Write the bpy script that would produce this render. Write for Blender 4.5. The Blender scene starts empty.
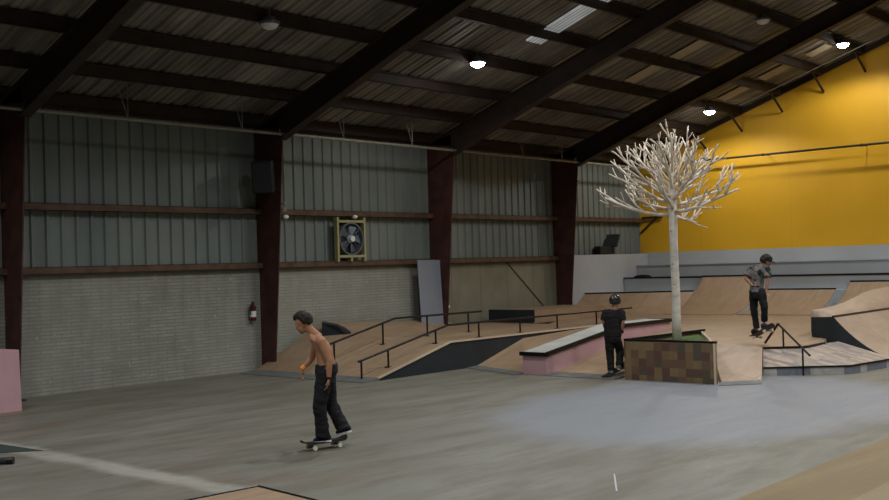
import bpy, bmesh, math, random
from mathutils import Vector, Matrix, noise
PI = math.pi
S = bpy.context.scene
col = S.collection
YW, XW, EAVE, RS, YR = 18.74, 31.2, 5.6, 0.34, 3.4
ROOF = lambda y: EAVE + RS * (YW - y)
# ---------------------------------------------------------------- materials
def lin(c):
    return tuple(((v / 12.92) if v <= .04045 else ((v + .055) / 1.055) ** 2.4) for v in c[:3]) + (1,)
class NT:
    def __init__(s, name):
        s.m = bpy.data.materials.new(name); s.m.use_nodes = True
        s.t = s.m.node_tree; s.b = s.t.nodes['Principled BSDF']
        s.co = s.t.nodes.new('ShaderNodeTexCoord')
        s.P = s.co.outputs['Object']
    def n(s, typ, ins=None, **kw):
        d = s.t.nodes.new(typ)
        for k, v in kw.items(): setattr(d, k, v)
        for k, v in (ins or {}).items(): s.set(d.inputs[k], v)
        return d
    def set(s, sock, v):
        if isinstance(v, bpy.types.NodeSocket): s.t.links.new(v, sock)
        else: sock.default_value = v
    def math(s, op, a, b=0.0, c=None):
        d = s.t.nodes.new('ShaderNodeMath'); d.operation = op
        s.set(d.inputs[0], a); s.set(d.inputs[1], b)
        if c is not None: s.set(d.inputs[2], c)
        return d.outputs[0]
    def xyz(s):
        d = s.n('ShaderNodeSeparateXYZ', {0: s.P}); return d.outputs
    def noise(s, scale, detail=4, vec=None, rough=.55, dist=0):
        d = s.n('ShaderNodeTexNoise', {'Vector': vec or s.P, 'Scale': scale, 'Detail': detail, 'Roughness': rough, 'Distortion': dist})
        return d.outputs['Fac']
    def scale(s, v):
        d = s.n('ShaderNodeMapping', {'Vector': s.P, 'Scale': v}); return d.outputs[0]
    def ramp(s, f, lo, hi, a=0., b=1.):
        d = s.n('ShaderNodeMapRange', {'Value': f, 'From Min': lo, 'From Max': hi, 'To Min': a, 'To Max': b}); return d.outputs[0]
    def mix(s, f, a, b, bt='MIX'):
        d = s.t.nodes.new('ShaderNodeMix'); d.data_type = 'RGBA'; d.blend_type = bt
        s.set(d.inputs[0], f); s.set(d.inputs[6], a); s.set(d.inputs[7], b); return d.outputs[2]
    def done(s, colr, rough=.6, bump=None, bs=.3, metal=0., bd=.01, spec=.3):
        s.set(s.b.inputs['Base Color'], colr); s.set(s.b.inputs['Roughness'], rough)
        s.b.inputs['Metallic'].default_value = metal
        s.b.inputs['Specular IOR Level'].default_value = spec
        if bump is not None:
            d = s.n('ShaderNodeBump', {'Height': bump, 'Strength': bs, 'Distance': bd})
            s.t.links.new(d.outputs[0], s.b.inputs['Normal'])
        return s.m
M = {}
def simple(name, c, rough=.6, var=.18, sc=6., metal=0., spec=.3, bs=.15):
    k = NT(name); c = lin(c)
    f = k.noise(sc)
    dark = tuple(v * (1 - var) for v in c[:3]) + (1,); lite = tuple(min(1, v * (1 + var)) for v in c[:3]) + (1,)
    M[name] = k.done(k.mix(k.ramp(f, .3, .7), dark, lite), rough, f, bs, metal, spec=spec)
    return M[name]
simple('red_steel', (.29, .18, .16), .6, .35, 3)
simple('dark_steel', (.2, .16, .145), .65, .3, 3)
simple('girt_steel', (.34, .26, .2), .6, .35, 4)
simple('pipe_grey', (.52, .52, .48), .45, .15, 5, .3)
simple('black_paint', (.13, .14, .15), .5, .15, 3)
simple('side_black', (.135, .155, .17), .6, .15, 2)
simple('rail_black', (.12, .11, .11), .4, .2, 8, .3)
simple('rail_red', (.32, .12, .1), .5, .2, 8)
simple('steel_plate', (.44, .45, .44), .5, .15, 4, .3)
simple('pink', (.73, .58, .595), .55, .06, 3)
simple('grey_panel', (.66, .67, .685), .6, .05, 1.5)
simple('step_grey', (.7, .715, .725), .6, .06, 1.0)
simple('board_grey', (.5, .52, .56), .6, .05, 1.0)
simple('ledge_top', (.7, .7, .67), .5, .08, 4)
simple('coping', (.12, .12, .12), .35, .1, 5, .5)
simple('light_ply', (.74, .67, .57), .6, .1, 4)
simple('fan_wood', (.62, .6, .42), .6, .12, 8)
simple('fan_metal', (.4, .43, .47), .45, .15, 12, .4)
simple('fan_dark', (.16, .18, .18), .6, .15, 12)
simple('white_plastic', (.86, .86, .84), .5, .04, 8)
simple('red_paint', (.3, .1, .09), .4, .1, 8)
simple('skin', (.62, .46, .38), .55, .06, 10)
simple('skin_tan', (.62, .445, .335), .55, .07, 8)
simple('hair', (.13, .095, .07), .7, .3, 60)
simple('black_cloth', (.085, .085, .095), .85, .2, 12)
simple('black_tee', (.115, .1, .105), .85, .2, 12)
simple('navy', (.09, .1, .19), .7, .15, 20)
simple('sole', (.85, .85, .83), .6, .05, 20)
simple('shoe_grey', (.42, .42, .38), .7, .15, 20)
simple('shoe_black', (.09, .09, .1), .7, .15, 20)
simple('orange', (.95, .55, .15), .5, .1, 30)
simple('band', (.08, .08, .09), .6, .1, 30)
simple('helmet', (.14, .15, .17), .25, .1, 10, spec=.6)
simple('deck_wood', (.22, .19, .175), .55, .2, 12)
simple('grip', (.1, .1, .1), .9, .2, 40)
simple('wheel', (.82, .8, .72), .5, .05, 30)
simple('truck', (.4, .4, .4), .35, .1, 30, .8)
simple('eye_white', (.85, .83, .8), .3, .02, 30)
simple('mat_green', (.2, .235, .225), .8, .2, 5)
simple('brick_red', (.4, .2, .17), .7, .2, 5)
def m_emit(name, c, s):
    k = NT(name); k.b.inputs['Base Color'].default_value = c
    k.b.inputs['Emission Color'].default_value = c; k.b.inputs['Emission Strength'].default_value = s
    M[name] = k.m
m_emit('lamp_glow', (1, .98, .94, 1), 60)

# concrete floor
def m_floor():
    k = NT('concrete_floor'); x, y, z = k.xyz()
    big = k.noise(.22, 5, dist=.6); rot = k.n('ShaderNodeMapping', {'Vector': k.P, 'Rotation': (0, 0, math.radians(48)), 'Scale': (.55, 2.2, 1)}).outputs[0]; mid = k.noise(.9, 7, rot, .65); fine = k.noise(14, 4)
    c = k.mix(k.ramp(big, .35, .65), lin((.455, .445, .395)), lin((.49, .48, .445)))
    c = k.mix(k.ramp(mid, .42, .6, 0, .75), c, lin((.39, .365, .31)))
    # pale bluish oval area with a wandering edge
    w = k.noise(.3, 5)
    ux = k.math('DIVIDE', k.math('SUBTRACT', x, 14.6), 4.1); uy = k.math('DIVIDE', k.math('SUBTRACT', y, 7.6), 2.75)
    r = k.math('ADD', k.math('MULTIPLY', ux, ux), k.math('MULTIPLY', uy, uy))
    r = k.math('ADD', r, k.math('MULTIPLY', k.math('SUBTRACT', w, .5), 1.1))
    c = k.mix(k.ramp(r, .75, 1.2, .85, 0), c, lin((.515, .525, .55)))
    # worn reddish dust left
    c = k.mix(k.math('MULTIPLY', k.ramp(k.noise(.5, 5, dist=1), .55, .75, 0, .35), k.ramp(x, 10, 8.5)), c, lin((.5, .37, .3)))
    # pale wide strip on the floor parallel to the cross direction
    e = k.math('ADD', x, k.math('MULTIPLY', k.noise(.9, 5), .5))
    d = k.math('ABSOLUTE', k.math('SUBTRACT', e, 6.74))
    strip = k.math('MULTIPLY', k.ramp(d, .08, .24, .85, 0), k.ramp(k.noise(1.6, 6), .3, .5, .5, 1))
    c = k.mix(strip, c, lin((.64, .62, .58)))
    # saw joints
    jx = k.math('ABSOLUTE', k.math('SUBTRACT', k.math('MODULO', k.math('ADD', x, 60), 6.), 3.))
    jy = k.math('ABSOLUTE', k.math('SUBTRACT', k.math('MODULO', k.math('ADD', y, 61.2), 6.), 3.))
    j = k.math('MINIMUM', jx, jy)
    c = k.mix(k.ramp(j, .006, .02, .12, 0), c, lin((.25, .24, .22)))
    sp = k.ramp(k.noise(5, 2), .74, .78, 0, .35)
    c = k.mix(sp, c, lin((.7, .69, .66)))
    c = k.mix(k.ramp(fine, .3, .7, 0, .12), c, lin((.2, .2, .2)))
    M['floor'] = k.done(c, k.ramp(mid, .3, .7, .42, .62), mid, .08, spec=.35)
m_floor()
def m_wallmetal():
    k = NT('corrugated_wall'); f = k.noise(1.2, 5, k.scale((1, 1, .35))); x, y, z = k.xyz()
    g = k.noise(.7, 3, k.scale((1.5, 1, .1)))
    c = k.mix(k.ramp(f, .3, .7), lin((.41, .445, .43)), lin((.49, .515, .49)))
    c = k.mix(k.ramp(g, .5, .75, 0, .4), c, lin((.4, .42, .46)))
    M['wall_metal'] = k.done(c, .6, f, .1, .1)
m_wallmetal()
def m_block():
    k = NT('small_block_wall')
    v = k.n('ShaderNodeCombineXYZ', {0: k.xyz()[0], 1: k.xyz()[2], 2: 0.0}).outputs[0]
    b = k.n('ShaderNodeTexBrick', {'Vector': v, 'Scale': 1.0, 'Mortar Size': .011, 'Brick Width': .42, 'Row Height': .07,
            'Color1': lin((.535, .535, .495)), 'Color2': lin((.585, .58, .54)), 'Mortar': lin((.47, .47, .43))})
    f = k.noise(2.2, 5, k.scale((1.2, 1, .5))); g = k.noise(.35, 4)
    c = k.mix(k.ramp(f, .4, .65, 0, .5), b.outputs['Color'], lin((.44, .43, .38)))
    c = k.mix(k.ramp(g, .4, .65, 0, .3), c, lin((.66, .66, .62)))
    sp = k.ramp(k.noise(9, 2), .68, .72, 0, .35)
    c = k.mix(sp, c, lin((.75, .75, .7)))
    M['block'] = k.done(c, .75, b.outputs['Fac'], -.35, bd=.015)
m_block()
def m_plain():
    k = NT('olive_board_wall'); x, y, z = k.xyz()
    f = k.noise(1.6, 5, k.scale((.8, 1, .6)))
    c = k.mix(k.ramp(f, .3, .7), lin((.44, .43, .36)), lin((.52, .51, .44)))
    j = k.math('ABSOLUTE', k.math('SUBTRACT', k.math('MODULO', x, 1.22), .61))
    c = k.mix(k.ramp(j, .006, .018, .45, 0), c, lin((.25, .24, .2)))
    M['plain'] = k.done(c, .7, f, .1)
m_plain()
def m_yellow():
    k = NT('yellow_wall'); x, y, z = k.xyz(); f = k.noise(1.0, 4)
    c = k.mix(k.ramp(f, .3, .7), lin((.88, .67, .15)), lin((.91, .7, .18)))
    j = k.math('ABSOLUTE', k.math('SUBTRACT', k.math('MODULO', k.math('ADD', y, 40), 3.05), 1.52))
    c = k.mix(k.ramp(j, .006, .02, .12, 0), c, lin((.6, .42, .06)))
    M['yellow'] = k.done(c, .55, f, .05)
m_yellow()
def m_roof():
    k = NT('roof_metal'); x, y, z = k.xyz()
    f = k.noise(1.0, 4, k.scale((2.4, .25, .25))); g = k.noise(.5, 4)
    c = k.mix(k.ramp(f, .35, .65), lin((.42, .41, .39)), lin((.6, .58, .53)))
    c = k.mix(k.ramp(g, .42, .62, 0, .65), c, lin((.33, .31, .28)))
    M['roof'] = k.done(c, .6, f, .1, .1)
m_roof()
def m_ply(name, a, b, sx=1.22, sy=2.44):
    k = NT(name); x, y, z = k.xyz()
    f = k.noise(2.2, 5, k.scale((1, 3, 1)), dist=.5); g = k.noise(.8, 4)
    c = k.mix(k.ramp(f, .3, .7), lin(a), lin(b))
    c = k.mix(k.ramp(g, .4, .7, 0, .35), c, lin((a[0] * .82, a[1] * .78, a[2] * .75)))
    jy = k.math('ABSOLUTE', k.math('SUBTRACT', k.math('MODULO', k.math('ADD', y, 40), sx), sx / 2))
    jx = k.math('ABSOLUTE', k.math('SUBTRACT', k.math('MODULO', k.math('ADD', x, 40), sy), sy / 2))
    c = k.mix(k.ramp(k.math('MINIMUM', jx, jy), .005, .016, .4, 0), c, lin((.35, .28, .2)))
    scr = k.ramp(k.noise(3, 3, k.scale((1, 9, 1))), .66, .74, 0, .3)
    c = k.mix(scr, c, lin((.4, .36, .33)))
    M[name] = k.done(c, .5, f, .05)
m_ply('ply', (.575, .48, .385), (.635, .54, .435))
m_ply('ply_pale', (.64, .555, .475), (.69, .605, .525))
m_ply('ply_gold', (.6, .51, .36), (.65, .56, .4))
def m_tiles(name, pal, w, h, axes, off=0):
    k = NT(name); o = k.xyz()
    def coord(a):
        if a == 'd': return k.math('MULTIPLY', k.math('SUBTRACT', o[0], o[1]), .707)
        return o[a]
    u, v = coord(axes[0]), coord(axes[1])
    iu = k.math('FLOOR', k.math('DIVIDE', k.math('ADD', u, 50), w)); iv = k.math('FLOOR', k.math('DIVIDE', k.math('ADD', v, 50), h))
    vec = k.n('ShaderNodeCombineXYZ', {0: iu, 1: iv, 2: float(off)}).outputs[0]
    wn = k.n('ShaderNodeTexWhiteNoise', {'Vector': vec}, noise_dimensions='3D').outputs['Value']
    cr = k.n('ShaderNodeValToRGB', {'Fac': wn}); cr.color_ramp.interpolation = 'CONSTANT'
    e = cr.color_ramp.elements
    e[0].position = 0; e[0].color = lin(pal[0]); e[1].position = 1 / len(pal); e[1].color = lin(pal[1])
    for i in range(2, len(pal)):
        q = e.new(i / len(pal)); q.color = lin(pal[i])
    f = k.noise(8)
    c = k.mix(k.ramp(f, .3, .7, 0, .3), cr.outputs[0], lin((.3, .27, .22)))
    M[name] = k.done(c, .6, f, .1)
m_ply('ply_floor', (.5, .43, .3), (.55, .475, .34))
m_tiles('patch_tiles', [(.49, .405, .285), (.37, .265, .225), (.46, .375, .265), (.33, .3, .245), (.51, .42, .3), (.42, .32, .255)], .16, .15, (1, 2), 3)
m_tiles('patch_tiles_side', [(.49, .405, .285), (.37, .265, .225), (.46, .375, .265), (.33, .3, .245)], .16, .15, (0, 2), 5)
m_tiles('paver_top', [(.68, .61, .55), (.63, .58, .53), (.55, .51, .49), (.71, .63, .56), (.6, .55, .51)], .34, .1, (1, 0), 1)
m_tiles('curb_tiles', [(.7, .69, .68), (.47, .49, .53)], .2, .5, ('d', 2), 2)
def m_turf():
    k = NT('turf'); f = k.noise(40, 4)
    M['turf'] = k.done(k.mix(f, lin((.18, .25, .12)), lin((.36, .44, .24))), .9, f, .5)
m_turf()
def m_bark():
    k = NT('birch_bark'); f = k.noise(3.5, 5, k.scale((1.2, 1.2, 3))); g = k.noise(9, 3, k.scale((1, 1, 2.5)))
    c = k.mix(k.ramp(f, .35, .7), lin((.84, .81, .76)), lin((.74, .71, .66)))
    c = k.mix(k.ramp(g, .64, .7, 0, .85), c, lin((.34, .3, .27)))
    M['bark'] = k.done(c, .7, f, .3)
m_bark()
simple('branch_bark', (.8, .75, .68), .7, .15, 10)
def m_skylight():
    k = NT('skylight_sheet'); x, y, z = k.xyz()
    w = k.math('ABSOLUTE', k.math('SINE', k.math('MULTIPLY', x, 26.)))
    f = k.math('MULTIPLY', k.ramp(w, .3, .9, .04, 1), k.ramp(k.noise(2.5, 4), .3, .7, .6, 1))
    k.set(k.b.inputs['Emission Color'], (.9, .95, 1, 1)); k.set(k.b.inputs['Emission Strength'], k.math('MULTIPLY', f, SKY))
    M['skylight'] = k.done(lin((.6, .6, .57)), .5)
SKY = .32
m_skylight()
def m_patch():
    k = NT('old_sheet'); f = k.noise(3, 3)
    M['old_sheet'] = k.done(k.mix(f, lin((.62, .58, .48)), lin((.75, .7, .58))), .6, f, .1)
m_patch()
def m_shirt():
    k = NT('patterned_shirt')
    v = k.n('ShaderNodeTexVoronoi', {'Vector': k.P, 'Scale': 16.}).outputs['Color']
    s = k.n('ShaderNodeSeparateXYZ', {0: v}).outputs[0]
    cr = k.n('ShaderNodeValToRGB', {'Fac': s}); cr.color_ramp.interpolation = 'CONSTANT'
    e = cr.color_ramp.elements; e[0].color = lin((.42, .42, .4)); e[1].position = .75; e[1].color = lin((.13, .14, .16))
    q = e.new(.35); q.color = lin((.5, .42, .42)); q = e.new(.55); q.color = lin((.3, .36, .32))
    M['shirt'] = k.done(cr.outputs[0], .85)
m_shirt()

# ---------------------------------------------------------------- object helpers
def link(name, bm, mats, parent=None, smooth=False, bevel=0):
    me = bpy.data.meshes.new(name); 
    bmesh.ops.recalc_face_normals(bm, faces=bm.faces)
    bm.to_mesh(me); bm.free()
    if not isinstance(mats, (list, tuple)): mats = [mats]
    for m in mats: me.materials.append(M[m] if isinstance(m, str) else m)
    if smooth:
        for p in me.polygons: p.use_smooth = True
    o = bpy.data.objects.new(name, me); col.objects.link(o)
    if parent:
        o.parent = parent; o.matrix_parent_inverse = Matrix.Translation(-Vector(parent.location))
    if bevel:
        b = o.modifiers.new('bevel', 'BEVEL'); b.width = bevel; b.segments = 2; b.limit_method = 'ANGLE'
    return o
def thing(name, label, cat, loc=(0, 0, 0), group=None):
    o = bpy.data.objects.new(name, None); col.objects.link(o); o.location = loc; o.empty_display_size = .2
    o['label'] = label; o['category'] = cat
    if group: o['group'] = group
    return o
def tag(o, label, cat, group=None, kind=None):
    o['label'] = label; o['category'] = cat
    if group: o['group'] = group
    if kind: o['kind'] = kind
    return o
def struct(name, bm, mats, **k):
    o = link(name, bm, mats, **k); o['kind'] = 'structure'; return o
def setl(o, l): o['label'] = l; return o
def box(bm, a, b, mi=0):
    x0, y0, z0 = a; x1, y1, z1 = b
    v = [bm.verts.new(p) for p in [(x0, y0, z0), (x1, y0, z0), (x1, y1, z0), (x0, y1, z0), (x0, y0, z1), (x1, y0, z1), (x1, y1, z1), (x0, y1, z1)]]
    for f in [(0, 3, 2, 1), (4, 5, 6, 7), (0, 1, 5, 4), (1, 2, 6, 5), (2, 3, 7, 6), (3, 0, 4, 7)]:
        bm.faces.new([v[i] for i in f]).material_index = mi
def B(a, b, mi=0):
    bm = bmesh.new(); box(bm, a, b, mi); return bm
def frame_of(d):
    d = Vector(d).normalized(); up = Vector((0, 0, 1)) if abs(d.z) < .95 else Vector((1, 0, 0))
    s = d.cross(up).normalized(); return s, s.cross(d).normalized()
def tube(bm, pts, rad, seg=10, mi=0, cap=True):
    pts = [Vector(p) for p in pts]; n = len(pts)
    if not isinstance(rad, (list, tuple)): rad = [rad] * n
    rings = []; ps = None
    for i, p in enumerate(pts):
        d = (pts[min(i + 1, n - 1)] - pts[max(i - 1, 0)])
        if d.length < 1e-9: d = Vector((0, 0, 1))
        d.normalize()
        if ps is None: s, u = frame_of(d)
        else:
            s = (ps - d * ps.dot(d)).normalized(); u = s.cross(d).normalized()
        ps = s
        rings.append([bm.verts.new(p + (s * math.cos(t) + u * math.sin(t)) * rad[i]) for t in [2 * PI * k / seg for k in range(seg)]])
    for a, b in zip(rings, rings[1:]):
        for k in range(seg):
            bm.faces.new([a[k], a[(k + 1) % seg], b[(k + 1) % seg], b[k]]).material_index = mi
    if cap:
        bm.faces.new(rings[0][::-1]).material_index = mi; bm.faces.new(rings[-1]).material_index = mi
def T(pts, rad, seg=10):
    bm = bmesh.new(); tube(bm, pts, rad, seg); return bm
def bar(bm, p, q, w, h, mi=0):
    """rectangular bar from p to q; w horizontal width, h vertical height"""
    p, q = Vector(p), Vector(q); s, u = frame_of(q - p)
    v = []
    for c in (p, q):
        for a, b in ((-1, -1), (1, -1), (1, 1), (-1, 1)): v.append(bm.verts.new(c + s * a * w / 2 + u * b * h / 2))
    for f in [(0, 1, 2, 3), (7, 6, 5, 4), (0, 4, 5, 1), (1, 5, 6, 2), (2, 6, 7, 3), (3, 7, 4, 0)]:
        bm.faces.new([v[i] for i in f]).material_index = mi
def slab(polys, t=None, zb=None, mi=0):
    """closed solid beneath a set of polygons: either t thick or down to height zb"""
    bm = bmesh.new(); top, bot = {}, {}
    def key(p): return (round(p[0], 4), round(p[1], 4), round(p[2], 4))
    edges = {}
    for poly in polys:
        a = sum(poly[i][0] * poly[(i + 1) % len(poly)][1] - poly[(i + 1) % len(poly)][0] * poly[i][1] for i in range(len(poly)))
        if a < 0: poly = poly[::-1]
        ks = [key(p) for p in poly]
        for kk in ks:
            if kk not in top:
                top[kk] = bm.verts.new(kk)
                z = (kk[2] - t) if zb is None else min(zb, kk[2] - .004)
                bot[kk] = bm.verts.new((kk[0], kk[1], z))
        bm.faces.new([top[q] for q in ks]); bm.faces.new([bot[q] for q in ks[::-1]])
        for i in range(len(ks)):
            e = (ks[i], ks[(i + 1) % len(ks)]); edges[e] = edges.get(e, 0) + 1
    for (a, b) in list(edges):
        if (b, a) not in edges: bm.faces.new([top[a], bot[a], bot[b], top[b]])
    bmesh.ops.triangulate(bm, faces=[f for f in bm.faces if len(f.verts) > 3 and abs(f.normal.z) > .01])
    return bm
def down(polys, d): return [[(p[0], p[1], p[2] - d) for p in poly] for poly in polys]
def ramp(t, polys, surf='ply', body='side_black', zb=0.0, sn='riding_surface', bn='ramp_body', th=.018, lab=None):
    o = link(sn, slab(polys, t=th), surf, t)
    b = link(bn, slab(down(polys, th + .001), zb=zb), body, t)
    if lab: b['label'] = lab
    return o, b

# ---------------------------------------------------------------- camera
cam = bpy.data.cameras.new('camera'); co = bpy.data.objects.new('camera', cam); col.objects.link(co)
R = ((0.663, 0.009, -0.749), (-0.748, -0.032, -0.663), (-0.030, 0.999, -0.015))
v1 = Vector((1374 - 444.5, 12, -1050.)).normalized(); 
_x2 = -740.9573591723484; _y2 = 301.44872077517044
v2 = Vector((_x2 - 444.5, -(_y2 - 250), -1050.)).normalized(); v3 = v1.cross(v2).normalized()
mw = Matrix((v1, v2, v3)).to_4x4(); mw.translation = (0, 0, 2.2)
co.matrix_world = mw; cam.sensor_width = 36; cam.lens = 1050 / 889 * 36; cam.clip_end = 200
S.camera = co

# ---------------------------------------------------------------- room shell
X0, Y0 = -10., -12.
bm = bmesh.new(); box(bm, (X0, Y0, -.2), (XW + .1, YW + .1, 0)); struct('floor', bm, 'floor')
# left wall: ribbed sheet above, small block and plain board below
def ribs(bm, xs, y, z0f, z1f, depth, mi, axis='x'):
    prev = None
    for x, d in xs:
        a = (x, y - d, z0f(x)) if axis == 'x' else None
        vv = (bm.verts.new((x, y - d, z0f(x))), bm.verts.new((x, y - d, z1f(x))))
        if prev: bm.faces.new([prev[0], vv[0], vv[1], prev[1]]).material_index = mi
        prev = vv
bm = bmesh.new()
prof = []; x = X0
while x < XW:
    for dx, d in ((0, 0), (.025, .038), (.065, .038), (.09, 0)): prof.append((x + dx, d))
    x += .305
prof = [p for p in prof if p[0] < XW] + [(XW, 0)]
ribs(bm, prof, YW, lambda x: 2.28, lambda x: EAVE + .3, 0, 0)
box(bm, (X0, YW + .001, 0), (XW, YW + .1, EAVE + .3), 0)
box(bm, (X0, YW - .06, 0), (20.55, YW, 2.28), 1)
box(bm, (20.55, YW - .06, 0), (XW, YW, 2.28), 2)
struct('wall_left', bm, ['wall_metal', 'block', 'plain'])
# far gable wall
bm = bmesh.new()
def gable(bm, x0, x1, zlo, mi):
    pts = [(YW, zlo), (YW, ROOF(YW)), (YR, ROOF(YR)), (Y0, ROOF(YR) - RS * (YR - Y0)), (Y0, zlo)]
    a = [bm.verts.new((x0, y, z)) for y, z in pts]; b = [bm.verts.new((x1, y, z)) for y, z in pts]
    bm.faces.new(a).material_index = mi; bm.faces.new(b[::-1]).material_index = mi
    for i in range(5):
        j = (i + 1) % 5; bm.faces.new([a[i], b[i], b[j], a[j]]).material_index = mi
gable(bm, XW, XW + .1, 2.44, 0)
box(bm, (XW, Y0, 0), (XW + .1, YW, 2.44), 1)
struct('wall_back', bm, ['yellow', 'step_grey'])
bm = bmesh.new(); gable(bm, X0 - .1, X0, 0, 0); struct('wall_front', bm, ['plain'])
bm = bmesh.new(); box(bm, (X0, Y0 - .1, 0), (XW, Y0, ROOF(YR) - RS * (YR - Y0) + .1)); struct('wall_right', bm, ['wall_metal'])
# roof: ribbed sheet running up the slope
bm = bmesh.new()
prof = []; x = X0
while x < XW + .1:
    for dx, d in ((0, 0), (.03, -.045), (.09, -.045), (.12, 0), (.21, 0), (.218, -.012), (.23, -.012), (.238, 0)): prof.append((x + dx, d))
    x += .33
prev = None
for x, d in prof:
    y1 = YW + .2
    vv = [bm.verts.new((x, y1, ROOF(y1) - d)), bm.verts.new((x, YR, ROOF(YR) - d)), bm.verts.new((x, Y0 - .1, ROOF(YR) - RS * (YR - Y0 + .1) - d))]
    if prev:
        for i in range(2): bm.faces.new([prev[i], vv[i], vv[i + 1], prev[i + 1]])
    prev = vv
for s in (-1, 1):
    a = [(X0, YR, ROOF(YR) + .06), (XW + .1, YR, ROOF(YR) + .06)]
    ye = YW + .2 if s > 0 else Y0 - .1
    ze = ROOF(YR) + .06 - RS * abs(ye - YR)
    v = [bm.verts.new(p) for p in a + [(XW + .1, ye, ze), (X0, ye, ze)]]; bm.faces.new(v)
struct('ceiling', bm, 'roof')
# gable trim angle along the yellow wall's roof line
bm = bmesh.new(); bar(bm, (XW - .04, YW, ROOF(YW) - .12), (XW - .04, YR, ROOF(YR) - .12), .06, .16)
struct('trim_1', bm, 'dark_steel')
bm = bmesh.new(); bar(bm, (X0, YW - .05, ROOF(YW) - .1), (XW, YW - .05, ROOF(YW) - .1), .09, .2); struct('trim_2', bm, 'dark_steel')
# translucent roof sheets
def sheet(n, x0, x1, ya, yb, mat, lab):
    bm = bmesh.new(); xs = [x0 + (x1 - x0) * i / 24 for i in range(25)]
    prev = None
    for i, x in enumerate(xs):
        d = .012 if i % 2 else 0
        vv = [bm.verts.new((x, ya, ROOF(ya) - .05 - d)), bm.verts.new((x, yb, ROOF(yb) - .05 - d)), bm.verts.new((x, ya, ROOF(ya) - .03)), bm.verts.new((x, yb, ROOF(yb) - .03))]
        if prev:
            bm.faces.new([prev[0], vv[0], vv[1], prev[1]]); bm.faces.new([prev[2], vv[2], vv[3], prev[3]])
        prev = vv
    o = link(n, bm, mat); o['kind'] = 'structure'; return o
sheet('window_1', 18.75, 19.35, 10.95, 14.0, 'skylight', '')
sheet('window_2', 24.0, 24.5, 12.45, 13.35, 'old_sheet', '')
sheet('window_3', 23.9, 24.4, 13.75, 14.65, 'old_sheet', '')
sheet('window_4', 29.0, 29.55, 13.7, 14.6, 'old_sheet', '')
sheet('window_5', 29.0, 29.55, 12.4, 13.3, 'old_sheet', '')
sheet('window_6', 29.1, 29.6, 11.3, 11.9, 'old_sheet', '')

# ---------------------------------------------------------------- steel frame
cols = [9.0, 14.85, 20.55, 26.2]
cl = ['at the left edge of the picture behind the pink board', 'between the left bay and the fan bay, beside the extinguisher', 'standing behind the grey board right of the fan', 'beside the pale grey panel, nearest the yellow wall']
for i, X in enumerate(cols):
    t = thing('steel_column', 'tapered dark red steel column ' + cl[i], 'column', (X, YW - .3, 0), 'tapered steel columns on the corrugated wall')
    bm = bmesh.new(); w = .012; zt = 5.15
    pts = [(YW - .08, 0), (YW - .42, 0), (YW - .88, zt), (YW - .88, zt + .45), (YW - .08, 5.45)]
    a = [bm.verts.new((X - w, y, z)) for y, z in pts]; b = [bm.verts.new((X + w, y, z)) for y, z in pts]
    bm.faces.new(a); bm.faces.new(b[::-1])
    for k in range(5): bm.faces.new([a[k], b[k], b[(k + 1) % 5], a[(k + 1) % 5]])
    link('web', bm, 'red_steel', t)
    bm = bmesh.new(); bar(bm, (X, YW - .43, 0), (X, YW - .89, zt), .2, .025); link('inner_flange', bm, 'red_steel', t)
    bm = bmesh.new(); bar(bm, (X, YW - .075, 0), (X, YW - .075, 5.4), .2, .02); link('outer_flange', bm, 'red_steel', t)
    link('base_plate', B((X - .14, YW - .5, 0), (X + .14, YW - .06, .02)), 'dark_steel', t)
rl = ['rising from the column at the left edge', 'rising above the column beside the extinguisher', 'rising above the column behind the grey board', 'closest to the yellow wall']
for i, X in enumerate(cols):
    t = thing('roof_rafter', 'deep dark steel roof rafter ' + rl[i], 'rafter', (X, YW - .9, 5.4), 'steel rafters under the roof')
    bm = bmesh.new(); w = .012
    ya, yb = YW - .1, YR
    pts = [(ya, ROOF(ya) - .24), (yb, ROOF(yb) - .24), (yb, ROOF(yb) - .6), (YW - 4.5, ROOF(YW - 4.5) - .72), (YW - .95, 5.07), (YW - .95, 5.3), (ya, 5.4)]
    a = [bm.verts.new((X - w, y, z)) for y, z in pts]; b = [bm.verts.new((X + w, y, z)) for y, z in pts]
    bm.faces.new(a); bm.faces.new(b[::-1])
    for k in range(len(pts)): bm.faces.new([a[k], b[k], b[(k + 1) % len(pts)], a[(k + 1) % len(pts)]])
    link('web', bm, 'dark_steel', t)
    bm = bmesh.new(); bar(bm, (X, ya, ROOF(ya) - .23), (X, yb, ROOF(yb) - .23), .2, .02); link('top_flange', bm, 'dark_steel', t)
    bm = bmesh.new(); bar(bm, (X, YW - .95, 5.06), (X, YW - 4.5, ROOF(YW - 4.5) - .73), .22, .02); bar(bm, (X, YW - 4.5, ROOF(YW - 4.5) - .73), (X, yb, ROOF(yb) - .61), .22, .02)
    link('bottom_flange', bm, 'dark_steel', t)
py = [18.5, 17.35, 16.12, 14.85, 13.5, 12.2, 10.95, 9.7, 8.4]
pn = ['lowest, tight above the wall', 'second up from the wall', 'third up from the wall', 'fourth up from the wall', 'fifth up from the wall', 'sixth up from the wall', 'seventh up from the wall', 'eighth up, near the top of the picture', 'ninth up, crossing the top right corner']
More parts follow.
